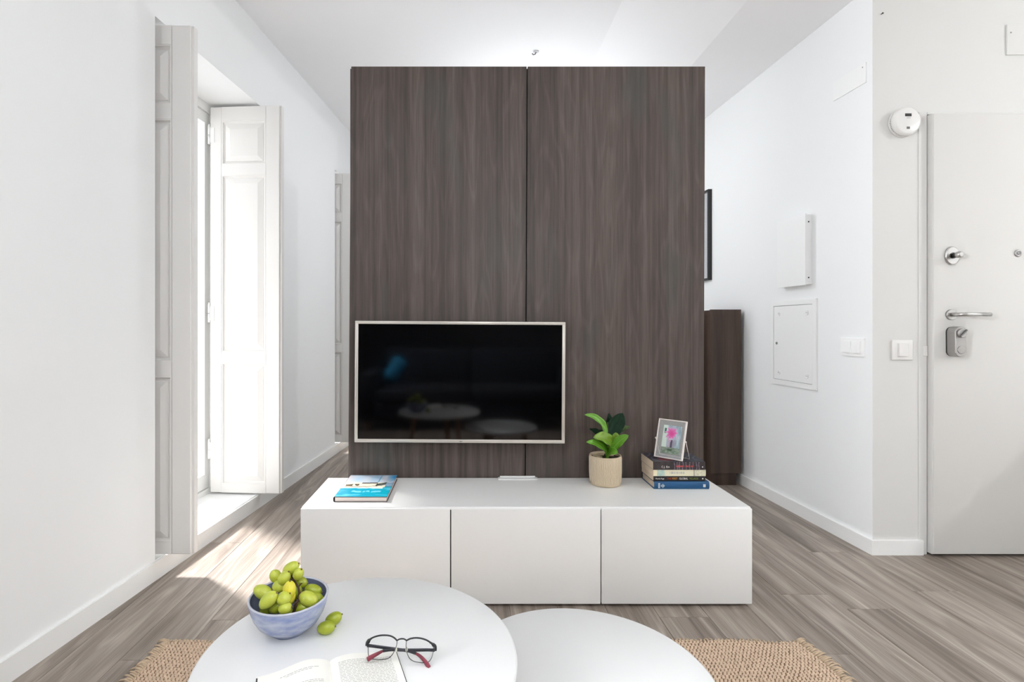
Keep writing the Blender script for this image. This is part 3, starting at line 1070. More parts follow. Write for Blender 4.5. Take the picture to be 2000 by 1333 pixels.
b4, s4, yy4 = stacked_book('dark patterned paperback on top of the stack', SX0 - 0.004, 1.058, ys0 - 0.001, 2.502, za4, za4 + 0.036, PLUM, False, dark_spine, dark_cover)
STOP = za4 + 0.036
WHT = mat('ink_white', (232, 228, 220), 0.6)
GRY = mat('ink_silver', (190, 200, 206), 0.4)
text_part('spine_author', 'C.J. Em', 0.0125, (0.862, yy4 - 0.0012, za4 + 0.0135), (1, 0, 0), (0, 0, 1), WHT, s4)
MB().lathe([(0.003, 0), (0.0026, 0.0006)], 12, (1.045, yy4 - 0.0004, za4 + 0.013), (0, -1, 0)).build('publisher_mark', WHT, s4)
zc = za2 + 0.0118
text_part('spine_author', 'Martin Page', 0.0088, (0.838, yy2 - 0.0006, zc), (1, 0, 0), (0, 0, 1), WHT, s2, squeeze=0.92)
text_part('spine_title', 'THE', 0.0125, (0.889, yy2 - 0.0006, zc), (1, 0, 0), (0, 0, 1), mat('ink_red', (176, 72, 36), 0.6), s2, squeeze=0.82)
text_part('spine_title', 'FIRST', 0.0125, (0.911, yy2 - 0.0006, zc), (1, 0, 0), (0, 0, 1), mat('ink_orange', (206, 142, 54), 0.6), s2, squeeze=0.82)
text_part('spine_title', 'GLOBAL', 0.0125, (0.9435, yy2 - 0.0006, zc), (1, 0, 0), (0, 0, 1), WHT, s2, squeeze=0.82)
text_part('spine_title', 'VILLAGE', 0.0125, (0.988, yy2 - 0.0006, zc), (1, 0, 0), (0, 0, 1), mat('ink_green', (120, 140, 52), 0.6), s2, squeeze=0.86)
MB().lathe([(0.0034, 0), (0.003, 0.0006)], 10, (1.048, yy2 - 0.0002, zc), (0, -1, 0)).build('publisher_mark', WHT, s2)
# marks on the blue spine
bmk = MB()
for k in range(5):
    bmk.box(0.8475, 0.8555, yy1 - 0.0008, yy1 + 0.001, CZ + 0.006 + k * 0.0046, CZ + 0.0088 + k * 0.0046)
bmk.build('spine_author', GRY, s1)
bmk = MB()
for (x_, h_) in ((0.8605, 0.006), (0.8640, 0.011), (0.8680, 0.018), (0.8715, 0.011), (0.8745, 0.006)):
    bmk.box(x_ - 0.0009, x_ + 0.0009, yy1 - 0.0008, yy1 + 0.001, CZ + 0.0155 - h_ / 2, CZ + 0.0155 + h_ / 2)
bmk.build('spine_title', GRY, s1)
bmk = MB()
for i in range(2):
    for j in range(2):
        bmk.box(1.047 + i * 0.0058, 1.0515 + i * 0.0058, yy1 - 0.0008, yy1 + 0.001, CZ + 0.010 + j * 0.0066, CZ + 0.0155 + j * 0.0066)
bmk.build('publisher_mark', WHT, s1)

# photo frame on the books
bl, br = Vector((0.859, 2.420, STOP)), Vector((0.943, 2.340, STOP))
ux = (br - bl).normalized()
fw_ = (br - bl).length * 1.12
back = Vector((-ux.y, ux.x, 0))
if back.y < 0:
    back = -back
lean = math.radians(19)
vz = Vector((0, 0, 1)) * math.cos(lean) + back * math.sin(lean)
nn = ux.cross(vz)                                  # toward the viewer
fh_ = 0.181
pf = thing('photo_frame', 'thin white metal photo frame leaning on the stacked books', 'photo frame', bl)
Mf = Matrix(((ux.x, vz.x, -nn.x, bl.x), (ux.y, vz.y, -nn.y, bl.y), (ux.z, vz.z, -nn.z, bl.z), (0, 0, 0, 1)))   # local x right, y up, z away
CREAMW = mat('frame_cream_white', (240, 232, 226), 0.35, 0.1)
lift = 0.0034
f = MB()
tb = 0.0065
f.box(0, fw_, lift, lift + tb * 0.7, -0.005, 0.005, 0.001, 1)
f.box(0, fw_, fh_ - tb * 0.8, fh_, -0.005, 0.005, 0.001, 1)
f.box(0, tb * 0.7, lift + tb * 0.7, fh_ - tb * 0.8, -0.005, 0.005, 0.001, 1)
f.box(fw_ - tb, fw_, lift + tb * 0.7, fh_ - tb * 0.8, -0.005, 0.005, 0.001, 1)
f.xform(Mf).build('frame', CREAMW, pf)
g = MB().box(tb * 0.6, fw_ - tb * 0.8, lift + tb * 0.6, fh_ - tb * 0.6, 0.0014, 0.0024).xform(Mf)
g.build('glass_pane', PICGLASS, pf)


def flower(u, v):
    c = mixc((200, 214, 222), (150, 166, 180), vnoise(u * 5, v * 6, 1))
    if u < 0.26:
        c = (214, 228, 218)
        if 0.07 < u < 0.18 and 0.70 < v < 0.90:
            c = (50, 104, 92)
    if u > 0.68:
        c = mixc((132, 158, 172), (206, 220, 224), vnoise(u * 22, v * 5, 3))
    if 0.30 < u < 0.72 and 0.22 < v < 0.50:
        c = mixc((140, 140, 156), (190, 180, 196), vnoise(u * 8, v * 9, 4))
        if abs(u - 0.52) < 0.05:
            c = (74, 66, 86)
    r = math.hypot((u - 0.48) * 1.0, (v - 0.72) * 1.35)
    a_ = math.atan2(v - 0.72, u - 0.48)
    edge = 0.22 + 0.12 * vnoise(u * 14, v * 14, 8) + 0.06 * math.sin(a_ * 11) + 0.03 * math.sin(a_ * 23)
    if r < edge:
        c = mixc((222, 70, 150), (226, 170, 214), (r / edge) ** 2)
    if v < 0.22:
        c = mixc((104, 124, 104), (160, 172, 156), vnoise(u * 10, v * 30, 5))
        if 0.35 < u < 0.6 and 0.10 < v < 0.17:
            c = (60, 88, 62)
    return c


def Lf(x, y, z):
    return Mf @ Vector((x, y, z))


cA, cB, cC = Lf(fw_ * 0.20, 0.026, 0.0004), Lf(fw_ * 0.84, 0.026, 0.0004), Lf(fw_ * 0.20, 0.155, 0.0004)
ph_ = MB().box(fw_ * 0.20, fw_ * 0.84, 0.026, 0.155, 0.0006, 0.0010).xform(Mf).build('photo', mat('photo_paper', (225, 225, 225), 0.5), pf)
colour_grid('photo_print', cA, cB - cA, cC - cA, 46, 60, flower, paint_mat('photo_ink', 0.3), ph_)
st = MB()
st2 = MB()
st.tube([Lf(fw_, 0.088, 0.0), Lf(fw_ + 0.006, 0.090, 0.0)], 0.004, 10)
st2.tube([Lf(0, 0.088, 0.0), Lf(-0.006, 0.090, 0.0)], 0.004, 10)
st.build('hinge_pin', CREAMW, pf)
st2.build('hinge_pin', CREAMW, pf)
leg = []
t1 = Lf(fw_ + 0.004, 0.090, 0.0)
t0 = Lf(-0.004, 0.090, 0.0)
e1 = t1 + back * 0.042; e1.z = STOP + 0.002
e0 = t0 + back * 0.042; e0.z = STOP + 0.002
MB().tube([t1, e1, e0, t0], 0.0017, 8).build('wire_stand', CREAMW, pf)

# potted plant
px, py = 0.6345, 2.416
pp = thing('potted_plant', 'small fiddle leaf plant in a round cream ribbed pot', 'plant', (px, py, CZ))
POT = mat('pot_cream', (204, 186, 158), 0.65, var=0.06, scale=60)
GROOVE = mat('pot_groove', (232, 220, 198), 0.7)
R_, Hp = 0.0718, 0.134
prof = [(0.0, 0.0), (0.060, 0.0), (0.0665, 0.003), (0.0685, 0.012), (R_ - 0.001, 0.06), (R_, Hp - 0.004), (R_ - 0.0015, Hp), (R_ - 0.0045, Hp), (R_ - 0.0060, Hp - 0.004), (R_ - 0.0060, 0.09), (0.0, 0.088)]
pot = MB().lathe(prof, 64, (px, py, CZ), cap=False).build('pot', POT, pp)
rb = MB()
rr = random.Random(5)
ncol = 60
for k in range(ncol):
    a_ = 2 * math.pi * k / ncol
    z_ = 0.012
    pts = []
    while z_ < Hp - 0.006:
        jit = (rr.random() - 0.5) * 0.050
        rad = 0.0683 + (R_ - 0.0683) * min(1, z_ / 0.06) + 0.0006
        pts.append((px + rad * math.cos(a_ + jit), py + rad * math.sin(a_ + jit), CZ + z_))
        z_ += 0.0075
    rb.tube(pts, 0.0009, 5)
rb.build('ribbing', GROOVE, pot, kind='stuff')
soil = MB()
n = 40
vs = [(px, py, CZ + 0.122)]
for i in range(1, 5):
    for k in range(n):
        a_ = 2 * math.pi * k / n
        vs.append((px + 0.0655 * i / 4 * math.cos(a_), py + 0.0655 * i / 4 * math.sin(a_), CZ + 0.121 + 0.004 * vnoise(i * 3.1, k * 0.9, 2)))
fs = [(0, 1 + k, 1 + (k + 1) % n) for k in range(n)] + [(1 + i * n + k, 1 + (i + 1) * n + k, 1 + (i + 1) * n + (k + 1) % n, 1 + i * n + (k + 1) % n) for i in range(3) for k in range(n)]
soil.add(vs, fs, True).build('soil', mat('soil', (58, 44, 30), 0.95, var=0.4, scale=150, bump=0.6), pp)
for k, (dx, dy, r_) in enumerate(((-0.035, 0.02, 0.014), (-0.03, -0.012, 0.011), (0.03, 0.02, 0.012), (-0.012, 0.038, 0.013))):
    MB().ellipsoid((px + dx, py + dy, CZ + 0.126), r_ * 1.3, r_, r_ * 0.5).build('pebble', mat('pebble', (178, 160, 128), 0.7), pp)


def leaf_mat(name, a, b):
    if name in MATS:
        return MATS[name]
    m = mat(name, a, 0.38, var=0.0, fine_mix=True)
    nt = m.node_tree
    for nd in nt.nodes:
        if nd.type == 'MIX':
            nd.inputs[6].default_value = lin(b)
            nd.inputs[7].default_value = lin(a)
        if nd.type == 'TEX_NOISE':
            nd.inputs['Scale'].default_value = 45
    pbs = nt.nodes['Principled BSDF']
    pbs.inputs['Transmission Weight'].default_value = 0.0
    pbs.inputs['Subsurface Weight'].default_value = 0.15
    pbs.inputs['Subsurface Radius'].default_value = (0.004, 0.008, 0.002)
    return m


LBR = leaf_mat('leaf_bright', (112, 168, 46), (80, 134, 28))
LMD = leaf_mat('leaf_mid', (128, 160, 52), (98, 132, 40))
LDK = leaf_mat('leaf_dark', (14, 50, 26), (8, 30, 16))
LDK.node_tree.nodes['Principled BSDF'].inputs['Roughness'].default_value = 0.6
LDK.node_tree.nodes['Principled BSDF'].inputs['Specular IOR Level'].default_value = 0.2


def leaf(base, mid, tip, width, face, m, cup=0.15, fold=0.0):
    base, mid, tip, face = Vector(base), Vector(mid), Vector(tip), Vector(face).normalized()
    nl_, nw = 14, 8
    vs, fs = [], []
    for i in range(nl_ + 1):
        t = i / nl_
        c = base * (1 - t) ** 2 + mid * 2 * t * (1 - t) + tip * t * t
        d = ((mid - base) * (1 - t) + (tip - mid) * t).normalized()
        side = d.cross(face).normalized()
        nr = side.cross(d).normalized()
        wd_ = width * (0.10 + 0.90 * (math.sin(math.pi * min(1, t ** 0.85 * 1.02)) ** 0.55)) * (1 if t < 0.97 else 0.35)
        if t < 0.12:
            wd_ *= 0.25 + t * 5
        for j in range(nw + 1):
            q = -1 + 2 * j / nw
            wav = 0.06 * width * math.sin(t * 17 + j) * abs(q)
            vs.append(c + side * (q * wd_ / 2) + nr * (cup * width * (q * q - 0.25) * math.sin(math.pi * t) + wav))
    for i in range(nl_):
        for j in range(nw):
            fs.append((i * (nw + 1) + j, i * (nw + 1) + j + 1, (i + 1) * (nw + 1) + j + 1, (i + 1) * (nw + 1) + j))
    mb = MB().add(vs, fs, True)
    o = mb.build('leaf', m, pp)
    sol = o.modifiers.new('thickness', 'SOLIDIFY')
    sol.thickness = 0.0009
    vein = MB()
    pts = []
    for i in range(nl_):
        t = i / nl_
        c = base * (1 - t) ** 2 + mid * 2 * t * (1 - t) + tip * t * t
        d = ((mid - base) * (1 - t) + (tip - mid) * t).normalized()
        nr = d.cross(face).normalized().cross(d).normalized()
        pts.append(c + nr * (-0.25 * cup * width * math.sin(math.pi * t) + 0.0005))
    vein.tube(pts, [0.0012 * (1 - 0.8 * i / nl_) for i in range(nl_)], 5)
    vein.build('midrib', mat('leaf_rib', (150, 180, 90), 0.5) if m is not LDK else LDK, o)
    return o


def C(cx_, cy_, Y):
    return P(1120 + cx_ / 7.405, 790 + cy_ / 7.405, Y)


base0 = Vector((px + 0.004, py, CZ + 0.120))
MB().tube([base0, C(500, 600, 2.418), C(490, 430, 2.420), C(492, 260, 2.422)], [0.006, 0.005, 0.0042, 0.003], 10).build('stem', mat('plant_stem', (66, 72, 36), 0.7), pp)
leaf(C(480, 470, 2.412), C(440, 190, 2.407), C(160, 150, 2.387), 0.038, (0.45, -0.8, 0.55), LBR, 0.25)
leaf(C(500, 440, 2.422), C(610, 330, 2.434), C(715, 130, 2.452), 0.072, (-0.15, -1, 0.1), LDK, 0.2)
leaf(C(500, 430, 2.422), C(520, 300, 2.442), C(520, 130, 2.460), 0.038, (0.3, -1, 0.1), LDK, 0.2)
leaf(C(470, 440, 2.427), C(370, 430, 2.437), C(235, 350, 2.452), 0.033, (0.1, -0.7, 0.7), LDK, 0.2)
leaf(C(540, 470, 2.422), C(650, 380, 2.437), C(820, 318, 2.447), 0.031, (0.1, -0.5, 0.9), leaf_mat('leaf_olive', (84, 110, 50), (54, 78, 36)), 0.25)
leaf(C(520, 650, 2.412), C(560, 460, 2.382), C(290, 478, 2.352), 0.064, (0.25, -0.75, 0.6), LMD, 0.2)
leaf(C(560, 650, 2.417), C(620, 500, 2.407), C(610, 410, 2.412), 0.046, (-0.2, -1, 0.3), LMD, 0.2)
leaf(C(560, 660, 2.412), C(640, 530, 2.392), C(795, 450, 2.377), 0.044, (-0.3, -0.85, 0.5), LBR, 0.2)
leaf(C(510, 770, 2.412), C(460, 560, 2.372), C(190, 545, 2.342), 0.046, (0.35, -0.75, 0.65), LBR, 0.22)
leaf(C(490, 780, 2.412), C(500, 660, 2.372), C(640, 705, 2.342), 0.051, (-0.2, -0.7, 0.7), LBR, 0.25)
print('console things done')

# ================================================================== RUG AND COFFEE TABLES
rx0, rx1, ry0, ry1 = -1.06, 1.185, -0.30, 1.868
JUTE = mat('jute_fibre', (212, 188, 164), 0.95, var=0.28, scale=90)
JUTED = mat('jute_gaps', (122, 96, 74), 0.95, var=0.3, scale=90)
rug = thing('jute_rug', 'woven natural jute rug under the coffee tables', 'rug', ((rx0 + rx1) / 2, 0.8, 0))


def wob(t, s):
    return 0.006 * math.sin(t * 7 + s) + 0.004 * math.sin(t * 17 + s * 2)


base = MB()
nx, ny = 60, 50
vs = []
for j in range(ny + 1):
    for i in range(nx + 1):
        u, v = i / nx, j / ny
        vs.append((rx0 + (rx1 - rx0) * u + wob(v * 3, 1) * (1 - u) + wob(v * 3, 2) * u, ry0 + (ry1 - ry0) * v + wob(u * 3, 3) * v, 0.004))
top = len(vs)
vs += [(x, y, 0.0003) for x, y, z in vs]
fs = [(j * (nx + 1) + i, j * (nx + 1) + i + 1, (j + 1) * (nx + 1) + i + 1, (j + 1) * (nx + 1) + i) for j in range(ny) for i in range(nx)]
fs += [tuple(top + k for k in q[::-1]) for q in fs]
base.add(vs, fs).build('rug_backing', JUTED, rug)
# woven knots
knot = MB()
kv, kf = [], []
rr = random.Random(11)
dx, dy = 0.0125, 0.0085
yy = 0.75
row = 0
while yy < ry1 - 0.004:
    xx = rx0 + 0.006 + (dx * 0.25 if row % 2 else 0)
    t = (yy - ry0) / (ry1 - ry0)
    while xx < rx1 - 0.006:
        u = (xx - rx0) / (rx1 - rx0)
        cx_ = xx + wob(t * 3, 1) * (1 - u) + wob(t * 3, 2) * u + (rr.random() - 0.5) * 0.002
        cy_ = yy + wob(u * 3, 3) * t + (rr.random() - 0.5) * 0.0016
        hh = 0.0075 + rr.random() * 0.003
        a, b = dx * (0.44 + rr.random() * 0.1), dy * (0.40 + rr.random() * 0.1)
        o = len(kv)
        kv += [(cx_ - a, cy_ - 0.001, 0.0035), (cx_ - a * 0.3, cy_ - b, 0.0035), (cx_ + a * 0.6, cy_ - b * 0.8, 0.0035), (cx_ + a, cy_ + 0.001, 0.0035), (cx_ + a * 0.3, cy_ + b, 0.0035), (cx_ - a * 0.6, cy_ + b * 0.8, 0.0035),
               (cx_ - a * 0.45, cy_ - b * 0.1, hh), (cx_ + a * 0.45, cy_ + b * 0.1, hh)]
        kf += [(o, o + 1, o + 6), (o + 1, o + 2, o + 7, o + 6), (o + 2, o + 3, o + 7), (o + 3, o + 4, o + 7), (o + 4, o + 5, o + 6, o + 7), (o + 5, o, o + 6)]
        xx += dx
    yy += dy
    row += 1
knot.add(kv, kf, True).build('weave', JUTE, rug, kind='stuff')
# whipped, fringed edges
fr_ = MB()
for side, xe, sg in ((1, rx0, -1), (2, rx1, 1)):
    yy = 0.75
    while yy < ry1:
        t = (yy - ry0) / (ry1 - ry0)
        xb = xe + wob(t * 3, side)
        ln = 0.024 + rr.random() * 0.022
        pts = []
        ang = (rr.random() - 0.5) * 1.0
        for k in range(5):
            q = k / 4
            pts.append((xb + sg * (ln * q - 0.008), yy + ang * ln * q * q, 0.004 + 0.009 * math.sin(math.pi * q) + 0.001))
        fr_.tube(pts, [0.0034, 0.0036, 0.0032, 0.0028, 0.0014], 5)
        yy += 0.0066 + rr.random() * 0.003
xx = rx0
while xx < rx1:
    u = (xx - rx0) / (rx1 - rx0)
    ye = ry1 + wob(u * 3, 3)
    l_ = 0.006 + rr.random() * 0.012
    fr_.tube([(xx, ye - 0.008, 0.006), (xx + 0.003 * rr.random(), ye, 0.007), (xx + 0.012 * (rr.random() - 0.5), ye + l_, 0.0025)], [0.0032, 0.003, 0.001], 5)
    xx += 0.011 + rr.random() * 0.006
fr_.build('fringe', mat('jute_fringe', (196, 174, 148), 0.95, var=0.3, scale=70), rug, kind='stuff')


def coffee_table(label, cx_, cy_, r_, h_, rot):
    t = thing('coffee_table', label, 'coffee table', (cx_, cy_, 0), group='nest of round coffee tables')
    th = 0.020
    prof = [(0, h_ - th), (r_ - 0.010, h_ - th), (r_ - 0.003, h_ - th + 0.003), (r_, h_ - th + 0.009), (r_, h_ - 0.006), (r_ - 0.0015, h_ - 0.0015), (r_ - 0.005, h_), (0, h_)]
    MB().lathe(prof, 128, (cx_, cy_, 0), cap=False).build('table_top', TABLE, t)
    for k in range(3):
        a_ = rot + 2 * math.pi * k / 3
        d = Vector((math.cos(a_), math.sin(a_), 0))
        c = Vector((cx_, cy_, 0))
        p1 = c + d * (r_ * 0.62) + Vector((0, 0, h_ - th - 0.004))
        p0 = c + d * (r_ * 0.86) + Vector((0, 0, 0.0107))
        MB().tube([p0, p0.lerp(p1, 0.5), p1], [0.011, 0.016, 0.020], 16).build('leg', BEECH, t)
        MB().lathe([(0.034, 0), (0.030, 0.006)], 20, (p1.x, p1.y, h_ - th - 0.0065)).build('leg_mount', BEECH, t)
    return t


TZ = 0.50
coffee_table('larger, taller round white coffee table carrying the fruit bowl', -0.2034, 1.0058, 0.2985, TZ, 1.227)
coffee_table('smaller, lower round white coffee table, bare top', 0.2428, 1.0864, 0.2626, 0.40, 0.18)

# ================================================================== THINGS ON THE LARGER TABLE
bcx, bcy = -0.363, 1.074
BOWLM = bpy.data.materials.new('reactive_blue_glaze')
BOWLM.use_nodes = True
nt = BOWLM.node_tree
pb = nt.nodes['Principled BSDF']
tc = nt.nodes.new('ShaderNodeTexCoord')
nz = nt.nodes.new('ShaderNodeTexNoise'); nz.inputs['Scale'].default_value = 34; nz.inputs['Detail'].default_value = 4
mp_ = nt.nodes.new('ShaderNodeMapping'); mp_.inputs['Scale'].default_value = (1, 1, 2.4)
nt.links.new(tc.outputs['Object'], mp_.inputs[0]); nt.links.new(mp_.outputs[0], nz.inputs['Vector'])
rp = nt.nodes.new('ShaderNodeValToRGB')
rp.color_ramp.elements[0].position = 0.28; rp.color_ramp.elements[0].color = lin((124, 136, 176))
rp.color_ramp.elements[1].position = 0.80; rp.color_ramp.elements[1].color = lin((186, 188, 202))
e_ = rp.color_ramp.elements.new(0.5); e_.color = lin((154, 161, 186))
nt.links.new(nz.outputs['Fac'], rp.inputs[0]); nt.links.new(rp.outputs[0], pb.inputs['Base Color'])
pb.inputs['Roughness'].default_value = 0.22
bowl = thing('fruit_bowl', 'blue glazed ceramic bowl heaped with green grapes', 'bowl', (bcx, bcy, TZ))
BR, BH = 0.078, 0.072
outer = [(0.0, 0.004), (0.026, 0.004), (0.028, 0.0), (0.033, 0.0), (0.034, 0.005), (0.046, 0.011), (0.060, 0.023), (0.070, 0.040), (0.0760, 0.058), (BR, BH)]
inner = [(BR - 0.0015, BH + 0.0015), (BR - 0.004, BH), (0.0715, 0.056), (0.0655, 0.040), (0.055, 0.025), (0.040, 0.014), (0.02, 0.009), (0.0, 0.008)]
MB().lathe(outer + inner[:2], 64, (bcx, bcy, TZ), cap=False).build('outer_wall', BOWLM, bowl)
MB().lathe(inner[1:], 64, (bcx, bcy, TZ), cap=False).build('inner_wall', mat('bowl_inside_glaze', (96, 102, 126), 0.25, var=0.25, scale=40), bowl)
MB().lathe([(BR - 0.0042, BH), (BR - 0.0030, BH + 0.0014), (BR - 0.0012, BH + 0.0020), (BR + 0.0004, BH + 0.0010), (BR + 0.0004, BH - 0.001)], 64, (bcx, bcy, TZ), cap=False).build('rim', mat('bowl_rim', (184, 186, 198), 0.25), bowl)


def grape_mat(name, a, b):
    m = mat(name, a, 0.28, sss=0.35, var=0.0, fine_mix=True)
    for nd in m.node_tree.nodes:
        if nd.type == 'MIX':
            nd.inputs[6].default_value = lin(b)
            nd.inputs[7].default_value = lin(a)
        if nd.type == 'TEX_NOISE':
            nd.inputs['Scale'].default_value = 60
    return m


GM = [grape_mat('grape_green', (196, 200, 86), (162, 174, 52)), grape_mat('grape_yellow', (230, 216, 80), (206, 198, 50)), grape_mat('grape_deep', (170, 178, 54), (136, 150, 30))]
SCAR = mat('grape_scar', (110, 92, 50), 0.8)
tilt = {}


def grape(label, pos, ln, wdt, ang, m, yaw=0.0, group=None):
    """ang: tilt of the long axis in the picture plane, degrees anticlockwise from horizontal"""
    g_ = thing('grape', label, 'grape', tuple(pos), group=group)
    a_ = math.radians(ang)
    ax = Vector((math.cos(a_) * math.cos(yaw), math.sin(yaw), math.sin(a_) * math.cos(yaw))).normalized()
    q = Vector((0, 0, 1)).rotation_difference(ax).to_matrix()
    MB().ellipsoid(pos, wdt / 2, wdt / 2, ln / 2, q, 24, 16).build('berry', m, g_)
    e = Vector(pos) + ax * (ln / 2 - 0.0004)
    MB().lathe([(0.0022, -0.0006), (0.0018, 0.0012), (0.0009, 0.0026)], 8, e, ax).build('stalk_end', SCAR, g_)
    return g_


GG = 'grapes heaped in the blue bowl'
LOW = 'green grape half hidden at the bottom of the blue bowl'
SPEC = [
    # label, x, y (photo), depth, length, width, tilt, material
    ('topmost long grape crowning the heap in the bowl', 568, 1111, 1.085, 0.031, 0.021, 32, 0),
    ('small round grape just right of the topmost grape', 582.5, 1122, 1.075, 0.022, 0.018, 55, 0),
    ('small grape at the upper left of the heap', 538, 1126, 1.085, 0.023, 0.020, -60, 0),
    ('pale grape directly under the topmost grape', 555, 1130, 1.068, 0.025, 0.020, 55, 0),
    ('grape tucked under the small upper left grape', 544.5, 1146, 1.070, 0.023, 0.021, 20, 0),
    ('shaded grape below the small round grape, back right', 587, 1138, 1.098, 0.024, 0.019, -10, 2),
    ('yellow upright grape at the front of the heap', 565, 1153, 1.042, 0.031, 0.0215, 84, 1),
    ('plump grape in front of the yellow upright grape', 554.5, 1170, 1.028, 0.024, 0.023, 40, 0),
    ('large grape resting on the left rim of the bowl', 514, 1157.5, 1.062, 0.036, 0.023, -20, 0),
    ('large slanting grape at the front left of the bowl', 524.5, 1173, 1.022, 0.036, 0.023, 42, 0),
    ('mottled grape near the right rim of the bowl', 611.5, 1153.5, 1.098, 0.032, 0.020, -18, 2),
    ('broad grape at the front right of the bowl', 602, 1171, 1.052, 0.034, 0.025, -22, 0),
    ('grape pressed against the right inner wall of the bowl', 619, 1170, 1.082, 0.026, 0.019, -25, 2),
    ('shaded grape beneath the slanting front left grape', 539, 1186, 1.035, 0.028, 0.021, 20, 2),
    ('grape peeping over the front rim of the bowl', 556.5, 1188.5, 1.022, 0.023, 0.020, 10, 0),
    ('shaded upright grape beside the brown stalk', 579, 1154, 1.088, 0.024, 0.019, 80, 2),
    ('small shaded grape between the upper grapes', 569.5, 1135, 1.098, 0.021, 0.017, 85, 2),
    ('yellowish grape just behind the plump front grape', 566, 1168, 1.050, 0.024, 0.019, 80, 1),
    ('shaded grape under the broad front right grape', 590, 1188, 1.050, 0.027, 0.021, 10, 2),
]
for (lab, x_, y_, Y_, ln, wd_, an, mi) in SPEC:
    p_ = P(x_, y_, Y_)
    grape(lab, p_, ln * 1.17, wd_ * 1.17, an, GM[mi], yaw=0.15 * math.sin(x_), group=GG)
for (dx_, dy_, dz_) in ((-0.03, 0.02, 0.036), (0.02, 0.03, 0.036), (0.03, -0.015, 0.036), (-0.01, -0.025, 0.036), (0.0, 0.005, 0.030), (-0.045, -0.005, 0.046), (0.0, 0.052, 0.050), (0.004, 0.02, 0.062)):
    grape(LOW, (bcx + dx_, bcy + dy_, TZ + dz_), 0.026, 0.020, 20 + 300 * dx_, GM[2], group=GG)
# bare stalk of the bunch
stalk = thing('grape_stalk', 'brown woody stalk among the grapes in the bowl', 'grape stalk', (bcx, bcy, TZ + 0.03))
STK = mat('stalk_brown', (72, 50, 34), 0.8, var=0.3, scale=90)
main = [P(572, 1200, 1.04), P(581, 1176, 1.042), P(585, 1160, 1.062), P(583, 1148, 1.075), P(574, 1134, 1.085), P(568, 1124, 1.088)]
MB().tube(main, [0.003, 0.0028, 0.0026, 0.0024, 0.002, 0.0016], 8).build('main_stem', STK, stalk)
for (a_, e_) in ((P(582, 1170, 1.045), P(590, 1160, 1.075)), (P(585, 1160, 1.062), P(600, 1158, 1.075)), (P(583, 1148, 1.075), P(590, 1140, 1.09)), (P(581, 1176, 1.042), P(573, 1184, 1.032)), (P(574, 1134, 1.085), P(560, 1133, 1.078))):
    MB().tube([a_, a_.lerp(e_, 0.5) + Vector((0, 0, 0.002)), e_], [0.0018, 0.0015, 0.0012], 6).build('twig', STK, stalk)
g1_ = G(637, 1227, TZ + 0.0128)
grape('front one of two loose grapes on the white table', g1_, 0.036, 0.0256, 8, GM[2], group='loose grapes beside the bowl')
g2_ = G(648.5, 1216, TZ + 0.0128) + Vector((0, 0.012, 0))
grape('rear one of two loose grapes on the white table', g2_, 0.036, 0.0256, 22, GM[2], yaw=0.3, group='loose grapes beside the bowl')

# open book
ob = thing('open_book', 'open paperback novel lying on the larger coffee table', 'book', (-0.252, 0.965, TZ), rot=(0, 0, math.radians(19)))
PAPER = mat('novel_paper', (238, 236, 229), 0.85, var=0.01)
BL_, BW = 0.185, 0.122


def page_z(u, side):
    q = u / BW
    if side < 0:
        return 0.0035 + 0.0115 * math.exp(-((q - 0.32) / 0.34) ** 2) * (1 - math.exp(-q / 0.05)) + 0.003 * (1 - q)
    return 0.0030 + 0.0080 * math.exp(-((q - 0.26) / 0.36) ** 2) * (1 - math.exp(-q / 0.05)) + 0.0025 * (1 - q)


cvr = MB()
cvr.box(-BW - 0.003, BW + 0.002, -BL_ - 0.001, 0.001, 0.0, 0.0011)
cvr.build('cover', mat('novel_cover', (52, 50, 48), 0.5), ob, local=True)
for side in (-1, 1):
    nseg = 26
    vs, fs = [], []
    for y_ in (0.0, -BL_):
        for k in range(nseg + 1):
            u = BW * k / nseg
            vs.append((side * u, y_, page_z(u, side)))
        for k in range(nseg, -1, -1):
            vs.append((side * BW * k / nseg, y_, 0.0012))
    n = 2 * (nseg + 1)
    fs = [(k, (k + 1) % n, n + (k + 1) % n, n + k) for k in range(n)] + [tuple(range(n)), tuple(range(2 * n - 1, n - 1, -1))]
    pg = MB().add(vs, fs, False).build('left_pages' if side < 0 else 'right_pages', PAPER, ob, local=True)
    tx = MB()
    rr = random.Random(20 + side)
    yy = -0.018 if side > 0 else -0.022
    ln_ = 0
    while yy > -BL_ + 0.012:
        u = 0.014
        uend = BW - 0.012
        if side < 0 and ln_ < 2:
            u, uend = 0.020 + 0.012 * ln_, 0.085 - 0.008 * ln_
        if side < 0 and 2 <= ln_ < 8:
            yy -= 0.0046; ln_ += 1
            continue
        if side < 0 and ln_ == 8:
            uend = 0.075
        while u < uend:
            wl = 0.003 + rr.random() * 0.0075
            e = min(u + wl, uend)
            mids = [u, (u + e) / 2, e]
            vs = []
            for q in mids:
                zq = page_z(q, side) + 0.00025
                vs += [(side * q, yy, zq), (side * q, yy - 0.0013, zq)]
            tx.add(vs, [(0, 1, 3, 2), (2, 3, 5, 4)])
            u = e + 0.0013
        yy -= 0.0042
        ln_ += 1
    tx.build('printed_lines', mat('ink_grey', (168, 166, 163), 0.9), pg, local=True)

# spectacles resting on the book corner
sp_ = thing('spectacles', 'black browline spectacles with dark red temple tips', 'spectacles', tuple(P(784, 1271, 0.966)))
SO = P(784, 1271, 0.966)
SN = (Vector((0, 0, CAMZ)) - SO).normalized()
SN = (SN + Vector((0, -0.30, -0.05))).normalized()
SU = Vector((1, 0, 0)) - SN * SN.x
SU.normalize()
SV = SN.cross(SU)
SKS = 7.95e-5


